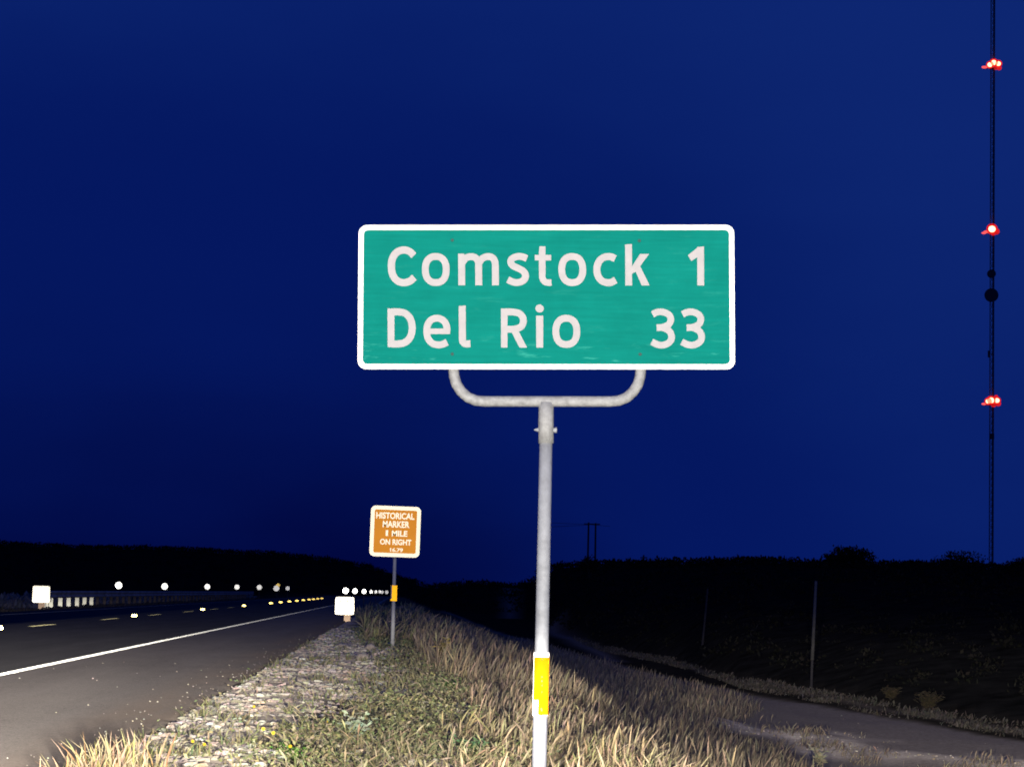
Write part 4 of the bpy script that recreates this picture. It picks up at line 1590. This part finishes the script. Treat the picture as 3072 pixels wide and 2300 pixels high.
SAGE = [(0.42, 0.50, 0.36), (0.36, 0.46, 0.30), (0.5, 0.56, 0.42)]
plant(1068, 2230, 95, 'pale sage green weed with curling leaves in the middle of the verge', 'weed', 16, .045, SAGE, .75)
plant(890, 2290, 60, 'bright green low tuft near the bottom edge with yellow flowers', 'weed', 26, .03, [(0.12, 0.30, 0.05), (0.16, 0.34, 0.07)], 1.2, flowers=((790, 2185), (820, 2197), (871, 2237)), seedv=5)
plant(600, 2262, 30, 'small olive weed beside the gravel with two yellow flowers', 'weed', 10, .022, OLIVE, .8, flowers=((578, 2222), (613, 2231)), seedv=6)
plant(975, 2190, 30, 'small weed at the edge of the stones with a yellow flower', 'weed', 10, .022, OLIVE, .8, flowers=((984, 2162), (762, 2118)), seedv=7)
plant(1420, 2285, 80, 'green broadleaf weed low in front of the sign pole', 'weed', 14, .05, [(0.14, 0.26, 0.12), (0.2, 0.32, 0.16)], .9, seedv=8)
plant(1350, 2085, 50, 'fresh green tuft on the bank among pale stones', 'weed', 18, .03, [(0.13, 0.28, 0.07), (0.18, 0.3, 0.1)], .6, seedv=9)
plant(2462, 2306, 66, 'pale spiky weed at the bottom right edge', 'thistle', 13, .09, [(0.46, 0.44, 0.28), (0.5, 0.46, 0.32)], .5, seedv=10)
plant(1325, 2010, 95, 'yellowish upright grass clump on the bank crest below the brown sign', 'grass clump', 22, .07, [(0.42, 0.34, 0.12), (0.36, 0.27, 0.12)], .25, seedv=11)
for px, py, h_, lb in ((2785, 2136, 62, 'dim round spiky bush beyond the gravel track on the right'), (2672, 2100, 40, 'dim small bush left of the round spiky bush beyond the track')):
    plant(px, py, h_, lb, 'bush', 90, .085, [(0.10, 0.08, 0.05), (0.07, 0.06, 0.04)], .8, seedv=px)


# --- shrubs on the ridge
def shrub(px0, px1, pytop, D, label, n_leaf, dense=1.0, seedv=1):
    global rng
    keep_rng = rng
    rng = np.random.default_rng(seedv)
    xc_ = (px0 + px1) / 2
    x_ = (xc_ - VPX) / F * D
    z0 = Hs(x_, D) - .2
    ztop = at(xc_, pytop, D).z
    w_ = (px1 - px0) / F * D / 2
    t = thing('ridge_shrub', label, 'shrub', (x_, D, z0))
    tr = MB()
    for i in range(5):
        a_ = rng.uniform(0, 6.28)
        tr.tube([(x_, D, z0), (x_ + math.cos(a_) * w_ * .3, D + math.sin(a_) * w_ * .3, z0 + (ztop - z0) * .5), (x_ + math.cos(a_) * w_ * .7, D + math.sin(a_) * w_ * .7, z0 + (ztop - z0) * .8)], [.08, .05, .02], 6)
    obj('trunk', tr, M['bark'], t)
    u = rng.normal(size=(n_leaf, 3))
    u /= np.linalg.norm(u, axis=1)[:, None]
    rr = rng.random(n_leaf) ** .4 * (1 + rng.normal(0, .08, n_leaf))
    lump = 1 + .25 * np.sin(u[:, 0] * 7 + u[:, 2] * 5)
    hh_ = (ztop - z0)
    X_ = u[:, 0] * rr * w_ * lump
    Y_ = u[:, 1] * rr * w_
    Z_ = hh_ * .45 + u[:, 2] * rr * hh_ * .5 * np.where(u[:, 2] > 0, 1 + .08 * lump, .8)
    v_, tt, c_ = leaves(X_, Y_, Z_, rng.uniform(.10, .22, n_leaf) * dense, palette(n_leaf, [(0.014, 0.015, 0.010), (0.02, 0.022, 0.014)]), 1.2, .6)
    big_mesh('crown', v_, tt, M['scrub'], c_, parent=t, kind=None)
    rng = keep_rng


shrub(2480, 2618, 1640, 149, 'dark rounded shrub humped on the right ridge line', 4200, 1.0, 21)
shrub(2822, 2958, 1650, 149, 'ragged dark shrub on the ridge just left of the mast', 1500, .85, 22)
shrub(3035, 3120, 1672, 149, 'dark shrub on the ridge at the right edge beyond the mast', 1200, .9, 23)
shrub(1738, 1794, 1664, 182, 'small dark shrub on the ridge under the two wooden poles', 700, .8, 24)

# --- scrub on the hills
parts = []
n = 3600
s_ = rng.uniform(-400, 3500, n)
yb = np.interp(s_, YB_S, YB_D)
yc = np.interp(s_, YC_S, YC_D)
tt_ = np.where(rng.random(n) < .45, rng.uniform(.9, 1.0, n), rng.uniform(0.03, 1.0, n))
Yc_ = yb + (yc - yb) * tt_
Xc_ = (s_ - VPX) / F * Yc_
ok_ = ~((Xc_ > -17) & (Xc_ < 1.0) & (Yc_ < 500)) & (Yc_ > 40)
Xc_, Yc_ = Xc_[ok_], Yc_[ok_]
n = len(Xc_)
k = 26
rs_ = rng.uniform(.12, .5, n) * (Yc_ / 170) ** .6
X = np.repeat(Xc_, k) + rng.normal(0, 1, n * k) * np.repeat(rs_, k) * .8
Y = np.repeat(Yc_, k) + rng.normal(0, 1, n * k) * np.repeat(rs_, k) * .8
Z = np.repeat(H(Xc_, Yc_), k) + rng.random(n * k) * np.repeat(rs_, k) * 1.0
V, T, Cc = leaves(X, Y, Z, np.repeat(rs_, k) * rng.uniform(.35, .7, n * k), palette(n * k, [(0.013, 0.013, 0.011), (0.022, 0.022, 0.017), (0.034, 0.032, 0.025)]), 1.2, .6)
big_mesh('hillside_scrub', V, T, M['scrub'], Cc, kind='stuff', label='dark low scrub covering the hillsides', cat='scrub')
